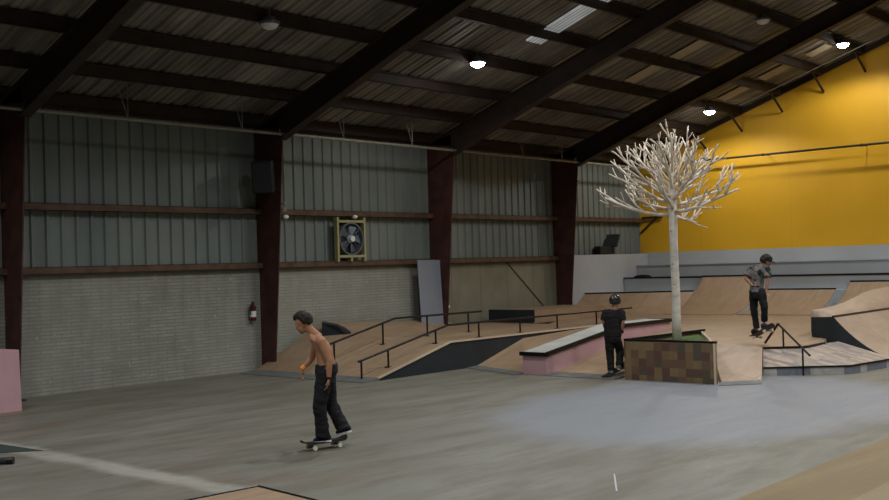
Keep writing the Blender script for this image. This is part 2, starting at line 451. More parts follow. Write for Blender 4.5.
for i, y in enumerate(py):
    t = thing('roof_purlin', 'long dark roof purlin, ' + pn[i], 'purlin', (10, y, ROOF(y) - .12), 'purlins under the roof sheets')
    bm = bmesh.new(); z = ROOF(y)
    box(bm, (2, y - .006, z - .23), (XW - .05, y + .006, z - .01))
    box(bm, (2, y - .006, z - .235), (XW - .05, y + .085, z - .222)); box(bm, (2, y - .085, z - .028), (XW - .05, y, z - .015))
    box(bm, (2, y + .073, z - .235), (XW - .05, y + .085, z - .2))
    link('rail_section', bm, 'dark_steel', t)
    bm = bmesh.new(); bar(bm, (XW - .9, y, z - .24), (XW - .06, y, z - .75), .05, .05); link('gable_brace', bm, 'dark_steel', t)
# girts
for z, lab in ((3.53, 'upper brown steel wall girt running across the ribbed wall sheets'), (2.33, 'lower brown steel wall girt at the joint of sheets and masonry')):
    t = thing('wall_girt', lab, 'girt', (10, YW - .1, z))
    bm = bmesh.new(); box(bm, (2, YW - .2, z - .07), (XW - .02, YW - .19, z + .07)); box(bm, (2, YW - .2, z + .06), (XW - .02, YW - .04, z + .07)); box(bm, (2, YW - .2, z - .07), (XW - .02, YW - .12, z - .06))
    link('rail_section', bm, 'girt_steel', t)
    for X in cols: link('bolted_clip', B((X - .2, YW - .19, z - .05), (X + .2, YW - .1, z + .05)), 'red_steel', t)
# sprinkler pipe
t = thing('sprinkler_pipe', 'long thin pale sprinkler pipe hung along the top of the wall', 'pipe', (15, YW - .55, 5.3))
yp = YW - 1.06
link('pipe_run', T([(2, yp, 5.17), (XW - .1, yp, 5.17)], .034), 'pipe_grey', t)
for X in (11.0, 13.7, 16.6, 18.9, 23.4, 25.3, 29.2):
    bm = bmesh.new(); tube(bm, [(X, yp, 5.17), (X, yp, ROOF(yp) - .03)], .008, 6); tube(bm, [(X, yp, 5.19), (X - .25, yp, ROOF(yp) - .05)], .008, 6)
    tube(bm, [(X - .03, yp, 5.17), (X + .03, yp, 5.17)], .036, 10)
    link('hanger', bm, 'pipe_grey', t)
t = thing('gable_pipe', 'dark pipe running level across the yellow gable wall', 'pipe', (XW - .4, 12, 5.33))
link('pipe_run', T([(XW - .45, YW - .6, 5.33), (XW - .45, -6, 5.33)], .034), 'black_paint', t)
for y in (17, 14, 11, 8):
    bm = bmesh.new(); bar(bm, (XW - .45, y, 5.33), (XW - .01, y, 5.33), .02, .02); tube(bm, [(XW - .45, y - .03, 5.33), (XW - .45, y + .03, 5.33)], .045)
    link('bracket', bm, 'dark_steel', t)
o = link('roof_conduit', T([(30.1, 9.0, ROOF(9.0) - .3), (29.9, 14.3, ROOF(14.3) - .3)], .018, 6), 'pipe_grey'); tag(o, 'thin conduit climbing the roof beside the yellow wall', 'conduit')
t = thing('gable_corner_brace', 'dark diagonal brace in the corner at the left end of the yellow wall', 'brace', (31, 18.3, 3.4))
bm = bmesh.new(); bar(bm, (XW - .08, YW - .1, 3.1), (XW - .08, YW - .75, 3.62), .05, .05); link('strut', bm, 'dark_steel', t)
bm = bmesh.new(); bar(bm, (XW - .08, YW - .2, 3.62), (XW - .08, YW - .95, 3.62), .06, .07); link('shelf_rail', bm, 'dark_steel', t)
o = link('wall_brace', T([(23.74, YW - .075, 2.28), (25.9, YW - .075, .6)], .016, 6), 'girt_steel'); tag(o, 'thin diagonal brace across the olive boarded wall bay', 'brace')

# ---------------------------------------------------------------- lamps
def disc(bm, c, r, seg=24):
    return bm.faces.new([bm.verts.new((c[0] + r * math.cos(2 * PI * k / seg), c[1] + r * math.sin(2 * PI * k / seg), c[2])) for k in range(seg)])
def lathe(bm, c, prof, seg=24):
    rings = [[bm.verts.new((c[0] + r * math.cos(2 * PI * k / seg), c[1] + r * math.sin(2 * PI * k / seg), c[2] + z)) for k in range(seg)] for r, z in prof]
    for a, b in zip(rings, rings[1:]):
        for k in range(seg): bm.faces.new([a[k], a[(k + 1) % seg], b[(k + 1) % seg], b[k]])
    bm.faces.new(rings[0][::-1]); bm.faces.new(rings[-1])
def lamp(x, y, on, lab, power=260):
    z = ROOF(y) - .32
    t = thing('high_bay_lamp', lab, 'lamp', (x, y, z), 'round high bay lamps under the roof')
    bm = bmesh.new(); lathe(bm, (x, y, z), [(.17, 0), (.19, .01), (.19, .05), (.12, .07), (.1, .13), (.03, .14), (.03, .16)]); link('housing', bm, 'fan_metal', t, smooth=False)
    link('hook_rod', T([(x, y, z + .15), (x, y, z + .3)], .008, 6), 'pipe_grey', t)
    bm = bmesh.new(); lathe(bm, (x, y, z - .012), [(.06, -.075), (.12, -.05), (.155, 0), (.16, .01)]); link('lens', bm, 'lamp_glow' if on else 'white_plastic', t)
    if on:
        l = bpy.data.lights.new('lamp_and_fill_light', 'SPOT'); l.energy = power; l.spot_size = math.radians(165); l.spot_blend = .35; l.shadow_soft_size = .14; l.color = (1, .97, .92)
        lo = bpy.data.objects.new('lamp_and_fill_light', l); col.objects.link(lo); lo.location = (x, y, z - .14)
E_ = 480
lamp(17.9, 14.7, True, 'lit round lamp hanging above the fan bay, leftmost lit lamp', E_ * .35)
lamp(29.0, 14.85, True, 'lit round lamp close to the yellow wall, just above the bare tree', E_ * .55)
lamp(29.05, 10.8, True, 'lit round lamp at the upper right beside the yellow wall', E_ * .6)
lamp(12.1, 14.75, False, 'unlit round lamp under the roof at the upper left', 0)
lamp(24.3, 10.95, False, 'unlit round lamp at the top edge above the yellow wall lamps', 0)
# unseen fill lights, added above the hall to brighten floor and walls
for (x, y, p) in [(17.9, 7.5, 1.5), (23.5, 4.5, 2.4), (12.3, 3.6, 1.1), (18.3, 0., 2.4), (29.2, 2.5, 1.2), (5, 6, 1.8), (4, -3, 1.8), (-2, 3, 1.8), (11, -4, 1.8), (5.6, 14.5, .45), (11.9, 10.6, 1.6), (0, 10.6, 1.6), (17.9, 10.9, .8)]:
    z = 8.2
    l = bpy.data.lights.new('lamp_and_fill_light', 'SPOT'); l.energy = E_ * p; l.spot_size = math.radians(152); l.spot_blend = .62; l.shadow_soft_size = .2; l.color = (.95, .98, 1.)
    lo = bpy.data.objects.new('lamp_and_fill_light', l); col.objects.link(lo); lo.location = (x, y, min(z, (ROOF(y) - .15 if y > YR else ROOF(YR) - RS * (YR - y)) - .4))

# ---------------------------------------------------------------- wall-side items
# fan
t = thing('exhaust_fan', 'round wall fan in a yellowish square wooden frame between the girts', 'fan', (17.48, YW - .2, 2.4))
yf = YW - .26
bm = bmesh.new()
for x in (17.04, 17.92): box(bm, (x - .03, yf - .04, 2.38), (x + .03, yf + .08, 3.44))
for z in (2.5, 3.34): box(bm, (17.07, yf - .04, z - .03), (17.89, yf + .08, z + .03))
box(bm, (17.45, yf - .03, 2.38), (17.51, yf + .05, 2.47)); link('wooden_frame', bm, 'fan_wood', t)
bm = bmesh.new(); seg = 32; c = Vector((17.48, yf, 2.92))
ra = []; 
for (r, dy) in ((.40, .1), (.40, -.04), (.365, -.04), (.35, .1)):
    ra.append([bm.verts.new((c.x + r * math.cos(2 * PI * k / seg), c.y + dy, c.z + r * math.sin(2 * PI * k / seg))) for k in range(seg)])
for a, b in zip(ra, ra[1:]):
    for k in range(seg): bm.faces.new([a[k], a[(k + 1) % seg], b[(k + 1) % seg], b[k]])
link('shroud', bm, 'fan_metal', t)
link('backing_panel', B((17.07, yf + .08, 2.53), (17.89, yf + .1, 3.31)), 'fan_dark', t)
for k in range(5):
    a0 = 2 * PI * k / 5; bm = bmesh.new()
    pts = []
    for (r, da, dy) in ((.06, -.35, -.01), (.34, -.34, -.02), (.345, .32, .05), (.06, .5, .03)):
        pts.append((c.x + r * math.cos(a0 + da), c.y + dy + .02, c.z + r * math.sin(a0 + da)))
    f1 = [bm.verts.new(p) for p in pts]; f2 = [bm.verts.new((p[0], p[1] + .006, p[2])) for p in pts]
    bm.faces.new(f1); bm.faces.new(f2[::-1])
    for q in range(4): bm.faces.new([f1[q], f2[q], f2[(q + 1) % 4], f1[(q + 1) % 4]])
    link('blade', bm, 'fan_metal', t)
link('hub', T([(c.x, c.y - .08, c.z), (c.x, c.y + .05, c.z)], [.07, .09], 16), 'white_plastic', t)
bm = bmesh.new()
for k in range(4):
    a = PI / 4 + k * PI / 2; tube(bm, [(c.x, c.y - .05, c.z), (c.x + .38 * math.cos(a), c.y - .04, c.z + .38 * math.sin(a))], .006, 6)
link('guard', bm, 'fan_metal', t)
# grey board
bm = bmesh.new(); v = []
yb_, yt_ = YW - .5, YW - .42
for (x, z) in ((19.66, .62), (20.5, .62), (20.5, 2.36), (19.64, 2.37)):
    y = yb_ + (yt_ - yb_) * (z - .62) / 1.75
    v.append((x, y, z))
a = [bm.verts.new(p) for p in v]; b = [bm.verts.new((p[0], p[1] + .02, p[2])) for p in v]
bm.faces.new(a); bm.faces.new(b[::-1])
for k in range(4): bm.faces.new([a[k], b[k], b[(k + 1) % 4], a[(k + 1) % 4]])
tag(link('plywood_board', bm, 'board_grey'), 'blue-grey upright board leaning on the wall beside the third column', 'board')
# extinguisher
t = thing('fire_extinguisher', 'small dark red fire extinguisher with pale label beside a column', 'fire extinguisher', (14.55, YW - .15, 1.15))
ex, ey = 14.55, YW - .16
link('cylinder', T([(ex, ey, 1.12), (ex, ey, 1.14), (ex, ey, 1.42), (ex, ey, 1.47)], [.06, .07, .07, .03], 16), 'red_paint', t)
link('valve', T([(ex, ey, 1.46), (ex, ey, 1.53)], [.025, .03], 8), 'black_paint', t)
setl(link('paper_label', T([(ex, ey, 1.2), (ex, ey, 1.33)], [.0715, .0715], 16), 'white_plastic', t), 'white label band')
bm = bmesh.new(); tube(bm, [(ex, ey, 1.5), (ex - .08, ey - .02, 1.45), (ex - .085, ey - .02, 1.25)], .012, 6); link('hose', bm, 'black_paint', t)
# speaker
t = thing('loudspeaker', 'dark loudspeaker box hung high on the column beside the fan bay', 'speaker', (14.75, YW - .85, 4.2))
bm = bmesh.new(); cc = Vector((14.44, YW - .78, 4.25)); 
rot = Matrix.Rotation(math.radians(-50), 4, 'Z') @ Matrix.Rotation(math.radians(14), 4, 'X')
bmesh.ops.create_cube(bm, size=1, matrix=Matrix.Translation(cc) @ rot @ Matrix.Diagonal((.44, .32, .68, 1)))
link('cabinet', bm, 'black_paint', t, bevel=.02)
bm = bmesh.new(); bmesh.ops.create_cube(bm, size=1, matrix=Matrix.Translation(cc) @ rot @ Matrix.Translation((0, -.165, 0)) @ Matrix.Diagonal((.38, .01, .62, 1)))
link('grille', bm, 'fan_dark', t)
bm = bmesh.new(); bar(bm, cc + Vector((0.1, .1, .1)), (14.84, YW - .6, 4.4), .05, .05); link('wall_bracket', bm, 'dark_steel', t)
# small emergency lamps on columns/girts
for (x, y, z, lab) in [(15.0, YW - .8, 3.38, 'small white round lamp on the column beside the speaker'), (17.6, YW - .27, 3.45, 'small pale round lamp on the girt above the fan'), (26.5, YW - .3, 3.45, 'small pale round lamp on the column nearest the yellow wall'), (20.72, YW - .42, 1.12, 'pale coiled fitting low on the third column')]:
    t = thing('emergency_lamp', lab, 'lamp', (x, y, z))
    bm = bmesh.new(); bmesh.ops.create_uvsphere(bm, u_segments=16, v_segments=10, radius=.06, matrix=Matrix.Translation((x, y - .03, z)) @ Matrix.Diagonal((1.2, 1, .8, 1))); link('lamp_head', bm, 'white_plastic', t, smooth=True)
    bm = bmesh.new(); box(bm, (x - .05, y - .01, z - .05), (x + .05, y + .05, z + .02)); link('mounting_box', bm, 'pipe_grey', t)
bm = bmesh.new(); tube(bm, [(14.93, YW - .84, 3.5), (14.93, YW - .84, 3.58)], .06, 12); tube(bm, [(14.93, YW - .85, 3.66), (14.93, YW - .85, 3.7)], .06, 12)
tube(bm, [(14.93, YW - .84, 3.5), (14.93, YW - .85, 3.72)], .02, 8)
tag(link('pipe_clamp', bm, 'pipe_grey'), 'pair of pale clamps round a stub on the column under the speaker', 'clamp')
# pink board at left
t = thing('pink_ramp_side', 'pink painted upright ramp side cut off by the left edge of the picture', 'ramp', (8, 17, 0))
bm = bmesh.new(); a = [bm.verts.new(p) for p in [(8.39, 16.9, 0), (8.36, 16.9, 1.02), (5.6, 16.9, 1.2), (5.6, 16.9, 0)]]; b = [bm.verts.new((v.co.x, 17.8, v.co.z)) for v in a]
bm.faces.new(a); bm.faces.new(b[::-1])
for k in range(4): bm.faces.new([a[k], b[k], b[(k + 1) % 4], a[(k + 1) % 4]])
link('side_panel', bm, 'pink', t, bevel=.006)

# ---------------------------------------------------------------- ramps
def V(*p): return p
# funbox with rails
t = thing('funbox', 'large wooden funbox with a long black side and two handrails', 'ramp', (18, 16.3, 0))
a, v, tt, b = (14.23, 16.3, 0), (16.57, 16.3, .6), (16.5, 18.5, .97), (14.45, 18.5, 0)
q1_, q2_, q3_ = (20, 18.5, .8), (21.6, 18.5, .62), (22.35, 18.5, .62)
pl = [[(14.23, 14.6, 0), a, v, (16.57, 14.6, .6)], [a, v, tt], [a, tt, b], [v, tt, q1_], [v, q1_, q2_], [v, q2_, q3_, (22.35, 16.3, .6)],
      [(16.57, 14.6, .6), v, (22.35, 16.3, .6), (22.35, 14.6, .6)]]
ramp(t, pl, 'ply', 'side_black', lab='black painted side panel')
bm = slab([[(14.0, 14.55, .012), (14.0, 18.4, .012), (14.42, 18.4, .06), (14.42, 14.55, .06)]], zb=0); link('entry_plate', bm, 'steel_plate', t)
bm = bmesh.new(); bar(bm, (14.4, 14.585, .05), (16.57, 14.585, .6), .03, .04); bar(bm, (16.57, 14.585, .6), (22.3, 14.585, .6), .03, .035); setl(link('edge_trim', bm, 'light_ply', t), 'pale wooden edge strip')
def handrail(pts, posts, lab, r=.024, mat='rail_black'):
    t = thing('handrail', lab, 'handrail', (posts[0][0], posts[0][1], posts[0][2]))
    link('grind_bar', T(pts, r, 10), mat, t)
    for p in posts:
        link('post', T([(p[0], p[1], p[2] - .02), (p[0], p[1], p[3])], r * .85, 8), mat, t)
        link('foot_plate', B((p[0] - .06, p[1] - .06, p[2] - .004), (p[0] + .06, p[1] + .06, p[2] + .008)), 'rail_black', t)
    return t
sl = lambda x: (x - 14.23) * .2564
handrail([(14.2, 14.9, .38), (16.87, 14.9, .93), (24.3, 14.9, .93)], [(14.28, 14.9, .02, .39), (15.03, 14.9, sl(15.03), .54), (16.47, 14.9, sl(16.47), .84), (17.9, 14.9, .6, .92), (19.4, 14.9, .6, .92), (20.88, 14.9, .6, .92), (22.6, 14.9, .6, .92)], 'long black kinked handrail on the near black-sided edge of the funbox')
handrail([(14.75, 16.3, .65), (16.69, 16.3, 1.07), (19.7, 16.3, 1.07)], [(14.85, 16.3, sl(14.85), .67), (16.3, 16.3, sl(16.3), .98), (17.74, 16.3, .6, 1.06), (19.2, 16.3, .6, 1.06)], 'shorter black kinked handrail on the middle of the funbox, further back')
# small black wedge on the funbox
t = thing('small_kicker', 'small black-sided wedge standing on the left slope of the funbox', 'ramp', (16, 17.9, .6))
bm = bmesh.new(); pts = [(15.9, 17.84, .6), (15.9, 17.84, .995), (16.1, 17.55, .92), (16.35, 17.37, .76), (16.35, 17.37, .6)]
a = [bm.verts.new(p) for p in pts]; b = [bm.verts.new((p[0] + .3, p[1] + .3, p[2] + .02)) for p in pts]
bm.faces.new(a); bm.faces.new(b[::-1])
for k in range(5): bm.faces.new([a[k], b[k], b[(k + 1) % 5], a[(k + 1) % 5]])
link('side_panel', bm, 'side_black', t)
# raised box behind funbox
t = thing('raised_platform', 'wooden platform with a black front panel behind the handrails', 'ramp', (23.5, 17.5, .6))
box_p = [[(22.4, 16.75, .95), (22.4, 18.25, .95), (25.9, 18.25, .93), (25.9, 16.75, .93)]]
ramp(t, box_p, 'ply', 'ply', .605)
bm = bmesh.new(); box(bm, (22.37, 16.7, .64), (22.395, 18.25, .965)); setl(link('front_panel', bm, 'side_black', t), 'black front panel')
# main deck and banks
D0, D1 = .5, .6
t = thing('ramp_deck', 'broad wooden deck with sloping front banks behind planter and pink ledge', 'ramp', (22, 12, 0))
e = (19.6, 10.35, D0); d = (19.1, 8.85, .455); f_ = (19.6, 8.21, .455); g_ = (20.5, 8.22, .455)
h_ = (19.55, 12.21, D0); i_ = (19.3, 12.8, D0); j_ = (19.1, 14.59, D0); k_ = (22.4, 14.59, D1); l_ = (22.4, 8.7, D1)
m_ = (27.0, 8.7, D1); n_ = (27.0, 18.45, D1); o_ = (22.4, 16.28, D1)
surf = [[d, f_, g_, l_], [d, l_, e], [e, l_, k_, h_], [h_, k_, i_], [i_, k_, j_],
        [l_, m_, n_, (22.42, 16.28, D1)], [l_, (22.42, 16.28, D1), k_]]
banks = [[(17.34, 14.59, 0), (16.7, 12.8, 0), i_, j_], [(16.9, 12.2, 0), (16.85, 10.5, 0), e, h_], [(16.7, 12.8, 0), (16.9, 12.2, 0), h_, i_]]
ramp(t, surf + banks, 'ply', 'light_ply')
bm = slab([[(17.1, 14.6, .012), (16.45, 12.8, .012), (16.78, 12.8, .03), (17.45, 14.6, .03)]], zb=0); link('entry_plate', bm, 'steel_plate', t)
bm = slab([[(16.6, 12.19, .012), (16.55, 10.6, .012), (16.98, 10.6, .045), (17.0, 12.19, .045)]], zb=0); link('entry_plate', bm, 'steel_plate', t)
# kicker
t = thing('kicker_ramp', 'narrow pale plywood kicker rising beside the right end of the tree planter', 'ramp', (17.5, 8.6, 0))
ramp(t, [[(16.78, 8.53, .03), (17.28, 8.04, .03), (19.05, 8.82, .46)], [(16.78, 8.53, .03), (19.05, 8.82, .46), (19.5, 10.15, .505)]], 'ply_pale', 'light_ply')
bm = slab([[(16.57, 8.5, .01), (17.14, 7.97, .01), (17.33, 8.06, .05), (16.8, 8.55, .05)]], zb=0); link('entry_plate', bm, 'steel_plate', t)
# tiled bank
t = thing('tiled_bank', 'low tiled bank with a black-edged curb beside the kicker', 'ramp', (19.5, 8, 0))
A = (18.32, 8.48, .15); Bp = (19.29, 7.24, .15); Cp = (20.9, 7.02, .15); Cq = (24, 6.5, .15)
D = (19.1, 8.83, .43); E2 = (19.6, 8.19, .43); F2 = (20.5, 8.2, .44); G2 = (20.98, 8.1, .45); H2 = (20.98, 7.1, .17)
tp = [[A, Bp, D], [Bp, E2, D], [Bp, Cp, F2, E2], [Cp, H2, G2], [Cp, G2, F2]]
link('paved_top', slab(tp, t=.02), 'paver_top', t); link('curb_body', slab(down(tp, .021), zb=0), 'curb_tiles', t)
bm = bmesh.new()
for p, q in ((A, Bp), (Bp, Cp)): bar(bm, p, q, .035, .03)
link('curb_edging', bm, 'coping', t)
bm = bmesh.new()
for p, q in ((D, E2), (E2, F2)): bar(bm, (p[0], p[1], .44), (q[0], q[1], .44), .06, .05)
link('back_edging', bm, 'coping', t)
# down rail over tiled bank
p1 = Vector((19.1, 8.42, .46)); p2 = Vector((18.69, 7.88, 0)); t1 = Vector((19.1, 8.42, .82)); t2 = Vector((18.69, 7.88, .50))
dr = (t2 - t1)
s0, s1 = t1 - dr * .26, t2 + dr * .36
t = thing('handrail', 'short steep handrail running down over the tiled bank', 'handrail', tuple(p2))
link('grind_bar', T([s0, s1], .02, 10), 'rail_black', t)
for p, q in ((p1, t1), (p2, t2)): link('post', T([p, q], .018, 8), 'rail_black', t)
setl(link('slanted_end', T([s0, (19.35, 8.9, .52)], .024, 8), 'rail_red', t), 'dark red slanted end leg')
# black sided quarter pipe at right
t = thing('quarter_pipe', 'black-sided quarter pipe cut off by the right edge of the picture', 'ramp', (23, 8, 0))
prof = [(8.65, .93), (8.2, .94)]
for k in range(1, 13):
    u = k / 12; y = 8.2 - 1.85 * u
    prof.append((y, .94 - .9 * (1 - (1 - u) ** 2) ** .75 if False else .03 + .91 * (1 - u) ** 2.4))
def prism(prof, x0, x1, zb):
    bm = bmesh.new(); n = len(prof)
    pp = prof + [(prof[-1][0], zb), (prof[0][0], zb)]
    a = [bm.verts.new((x0, y, z)) for y, z in pp]; b = [bm.verts.new((x1, y, z)) for y, z in pp]
    bm.faces.new(a); bm.faces.new(b[::-1]); N = len(pp)
    for k in range(N): bm.faces.new([a[k], b[k], b[(k + 1) % N], a[(k + 1) % N]])
    return bm
setl(link('side_panel', prism([(y, z - .002) for y, z in prof], 21.0, 21.04, 0.0), 'side_black', t), 'black concave side panel')
bm = bmesh.new(); pr = None
for y, z in prof[1:]:
    vv = [bm.verts.new((21.03, y, z)), bm.verts.new((28.5, y, z)), bm.verts.new((28.5, y, max(z - .02, 0))), bm.verts.new((21.03, y, max(z - .02, 0)))]
    if pr:
        for k in range(4): bm.faces.new([pr[k], pr[(k + 1) % 4], vv[(k + 1) % 4], vv[k]])
    else: bm.faces.new(vv)
    pr = vv
bm.faces.new(pr[::-1]); link('riding_surface', bm, 'ply_pale', t)
link('coping_pipe', T([(21.0, 8.2, .945), (28.5, 8.2, .945)], .022), 'coping', t)
# light hip deck above the coping
xs = [21.045, 21.6, 22.2, 22.8, 23.4, 24.0, 24.6, 25.2, 26, 28.5]; zs = [1.07, 1.075, 1.1, 1.14, 1.22, 1.31, 1.36, 1.38, 1.39, 1.4]
bm = bmesh.new(); pr = None
for x, z in zip(xs, zs):
    q = [(x, 8.2, .95), (x, 8.42, .5 * (.95 + z) + .01), (x, 8.65, z), (x, 8.68, z), (x, 8.68, .62), (x, 8.2, .62)]
    vv = [bm.verts.new(p) for p in q]
    if pr:
        for k in range(6): bm.faces.new([pr[k], pr[(k + 1) % 6], vv[(k + 1) % 6], vv[k]])
    else: bm.faces.new(vv)
    pr = vv
bm.faces.new(pr[::-1]); 
for f in bm.faces: f.smooth = True
setl(link('rolled_hip', bm, 'ply_pale', t), 'light wooden rolled hip above the coping')
# quarter pipes along the far platform
def arc(x0, h, Rr=3.33, n=12, z0=D1):
    L = math.sqrt(2 * Rr * h - h * h); return [(x0 + L * k / n, z0 + Rr - math.sqrt(Rr * Rr - (L * k / n) ** 2)) for k in range(n + 1)]
def qp(name, lab, ya, xa, yb, xb, h, surf='ply', side='step_grey', copm='coping', Rr=3.33, straight=True):
    """transition strip between (xa, ya) and (xb, yb) = coping ends, riding down toward -X"""
    t = thing('quarter_pipe' if name is None else name, lab, 'ramp', ((xa + xb) / 2, (ya + yb) / 2, D1))
    pr = arc(0, h, Rr); L = pr[-1][0]
    bm = bmesh.new(); bb = bmesh.new(); pv = pb = None
    dirv = Vector((xb - xa, yb - ya)).normalized(); nrm = Vector((-1, 0))
    for x, z in pr:
        o = nrm * (L - x)
        pa = (xa + o.x, ya + o.y); pc = (xb + o.x, yb + o.y)
        q = [(pa[0], pa[1], z + .004), (pc[0], pc[1], z + .004), (pc[0], pc[1], z - .012), (pa[0], pa[1], z - .012)]
        r = [(pa[0], pa[1], z - .014), (pc[0], pc[1], z - .014), (pc[0], pc[1], 0), (pa[0], pa[1], 0)]
        v_ = [bm.verts.new(p) for p in q]; w_ = [bb.verts.new(p) for p in r]
        if pv:
            for k in range(4):
                bm.faces.new([pv[k], pv[(k + 1) % 4], v_[(k + 1) % 4], v_[k]]); bb.faces.new([pb[k], pb[(k + 1) % 4], w_[(k + 1) % 4], w_[k]])
        else: bm.faces.new(v_); bb.faces.new(w_)
        pv, pb = v_, w_
    bm.faces.new(pv[::-1]); bb.faces.new(pb[::-1])
    link('riding_surface', bm, surf, t); link('ramp_body', bb, side, t)
    zc = pr[-1][1]
    link('coping_pipe', T([(xa, ya, zc + .01), (xb, yb, zc + .01)], .025), copm, t)
    return t
qp(None, 'low angled wooden quarter pipe left of the tree trunk, below the grey panel', 18.4, 27.3, 15.6, 29.05, .6, Rr=2.6)
qp(None, 'tall plywood quarter pipe section reaching the black deck edge behind the airborne skater', 15.56, 29.58, 13.5, 29.58, 1.03)
qp(None, 'low wooden quarter pipe right of the airborne skater', 13.45, 29.35, 11.35, 29.35, .62)
t4 = qp(None, 'taller wooden quarter pipe at right behind the rolled hip', 11.0, 29.5, 5.0, 29.5, .82)
# platforms
bm = slab([[(29.1, 15.6, 1.18), (27.3, 18.42, 1.18), (29.6, 18.42, 1.18), (29.6, 15.6, 1.18)]], zb=0)
tag(link('low_platform', bm, 'step_grey'), 'narrow grey platform behind the low angled quarter pipe', 'platform')
bm = slab([[(29.33, 13.45, 1.2), (29.33, 11.05, 1.2), (29.6, 11.05, 1.2), (29.6, 13.45, 1.2)]], zb=0)
tag(link('low_platform', bm, 'step_grey'), 'narrow grey platform behind the low right quarter pipe', 'platform')
t = thing('stepped_platform', 'lower grey step platform with a black top edge along the yellow wall', 'platform', (30, 12, 0))
link('front_face', B((29.6, 0, 0), (30.42, 18.4, 1.6)), 'step_grey', t)
link('top_edge', B((29.57, 0, 1.6), (30.43, 18.4, 1.64)), 'coping', t)
t = thing('stepped_platform', 'upper grey step at the foot of the yellow wall', 'platform', (30.8, 12, 0))
link('front_face', B((30.44, 0, 0), (XW - .01, 18.4, 2.0)), 'step_grey', t)
link('top_edge', B((30.42, 0, 2.0), (XW - .01, 18.4, 2.03)), 'step_grey', t)
o = link('side_panel_board', B((26.66, 18.42, 0.0), (XW - .02, 18.47, 2.41)), 'grey_panel'); tag(o, 'big plain pale grey panel beside the column nearest the yellow wall', 'panel')
t = thing('side_platform', 'grey deck top hidden behind the pale grey panel', 'platform', (29, 18.5, 2.3))
link('deck_top', B((26.9, 18.475, 2.3), (XW - .02, YW - .21, 2.4)), 'grey_panel', t)
o = tag(link('black_cap', (lambda bm: (bmesh.ops.create_uvsphere(bm, u_segments=16, v_segments=8, radius=.16, matrix=Matrix.Translation((29.95, 17.9, 1.65)) @ Matrix.Diagonal((1, 2.0, .45, 1))), bm)[1])(bmesh.new()), 'black_cloth', smooth=True), 'black garment lying on the black edge of the grey step', 'garment')
# chair on the panel
t = thing('stadium_seat', 'black seat with a tilted backrest standing above the pale grey panel', 'seat', (28.7, 18.5, 2.4))
bm = bmesh.new(); box(bm, (28.3, 18.42, 2.41), (29.15, YW - .06, 2.68)); link('seat_base', bm, 'black_paint', t, bevel=.03)
bm = bmesh.new(); bar(bm, (28.95, 18.48, 2.66), (29.25, 18.55, 3.05), .5, .07); link('backrest', bm, 'fan_dark', t, bevel=.02)

# pink ledge
t = thing('grind_ledge', 'pink hubba ledge with pale top and black coping', 'ledge', (18.5, 12.5, 0))
pr = [(16.72, .40), (19.62, .79), (21.6, .79)]
def ledge(z0, z1, y0, y1, x_in=0):
    bm = bmesh.new(); tp_ = [(x + (x_in if i == 0 else 0), z + z1) for i, (x, z) in enumerate(pr)]; bt = [(x + (x_in if i == 0 else 0), (0 if z0 is None else z + z0)) for i, (x, z) in enumerate(pr)]
    pp = tp_ + bt[::-1]
    a = [bm.verts.new((x, y0, z)) for x, z in pp]; b = [bm.verts.new((x, y1, z)) for x, z in pp]; n = len(pp)
    for k in (0, 1):
        bm.faces.new([a[k], a[k + 1], a[n - 2 - k], a[n - 1 - k]]); bm.faces.new([b[k], b[n - 1 - k], b[n - 2 - k], b[k + 1]][::1])
    for k in range(n): bm.faces.new([a[k], b[k], b[(k + 1) % n], a[(k + 1) % n]])
    return bm
link('ledge_body', ledge(None, 0, 12.23, 12.8), 'pink', t)
link('ledge_top', ledge(0.001, .03, 12.22, 12.82), 'ledge_top', t)
bm = bmesh.new()
for (p, q) in (((16.68, 12.19), (19.62, 12.19)),): pass
L3 = [(16.68, .405), (19.62, .795), (21.6, .795)]
for k in (0, 1):
    bar(bm, (L3[k][0], 12.2, L3[k][1]), (L3[k + 1][0], 12.2, L3[k + 1][1]), .06, .075)
bar(bm, (16.69, 12.17, .405), (16.69, 12.84, .405), .06, .075); bar(bm, (21.62, 12.17, .795), (21.62, 12.84, .795), .06, .075)
link('coping_angle', bm, 'coping', t)

# planter with bare tree
t = thing('tree_planter', 'triangular tree planter with brown patchwork tiled front and black rim', 'planter', (17.5, 9.8, 0))
P1, P2, P3 = (16.76, 10.47), (16.74, 8.61), (19.6, 10.36)
def wall(bm, p, q, th, z0, z1):
    p, q = Vector(p), Vector(q); d_ = (q - p).normalized(); n_ = Vector((-d_.y, d_.x)) * th
    v = [(p.x, p.y), (q.x, q.y), (q.x + n_.x, q.y + n_.y), (p.x + n_.x, p.y + n_.y)]
    a = [bm.verts.new((x, y, z0)) for x, y in v]; b = [bm.verts.new((x, y, z1)) for x, y in v]
    bm.faces.new(a[::-1]); bm.faces.new(b)
    for k in range(4): bm.faces.new([a[k], a[(k + 1) % 4], b[(k + 1) % 4], b[k]])
bm = bmesh.new(); wall(bm, P1, P2, .04, 0, .71); link('tiled_front', bm, 'patch_tiles', t)
bm = bmesh.new(); wall(bm, P3, P1, .04, 0, .71); link('tiled_side', bm, 'patch_tiles_side', t)
bm = bmesh.new(); wall(bm, P2, P3, .04, 0, .71); setl(link('back_board', bm, 'light_ply', t), 'pale bare plywood board')
bm = bmesh.new(); wall(bm, P1, P2, .07, .71, .75); wall(bm, P3, P1, .07, .71, .75); link('black_rim', bm, 'coping', t)
link('turf_fill', slab([[(16.83, 10.4, .66), (16.83, 8.75, .66), (19.3, 10.27, .66)]], zb=.3), 'turf', t)
random.seed(11)
t = thing('bare_tree', 'tall leafless tree with pale trunk and spreading cut branches in the planter', 'tree', (17.82, 9.95, .66))
tb = Vector((17.82, 9.95, .6))
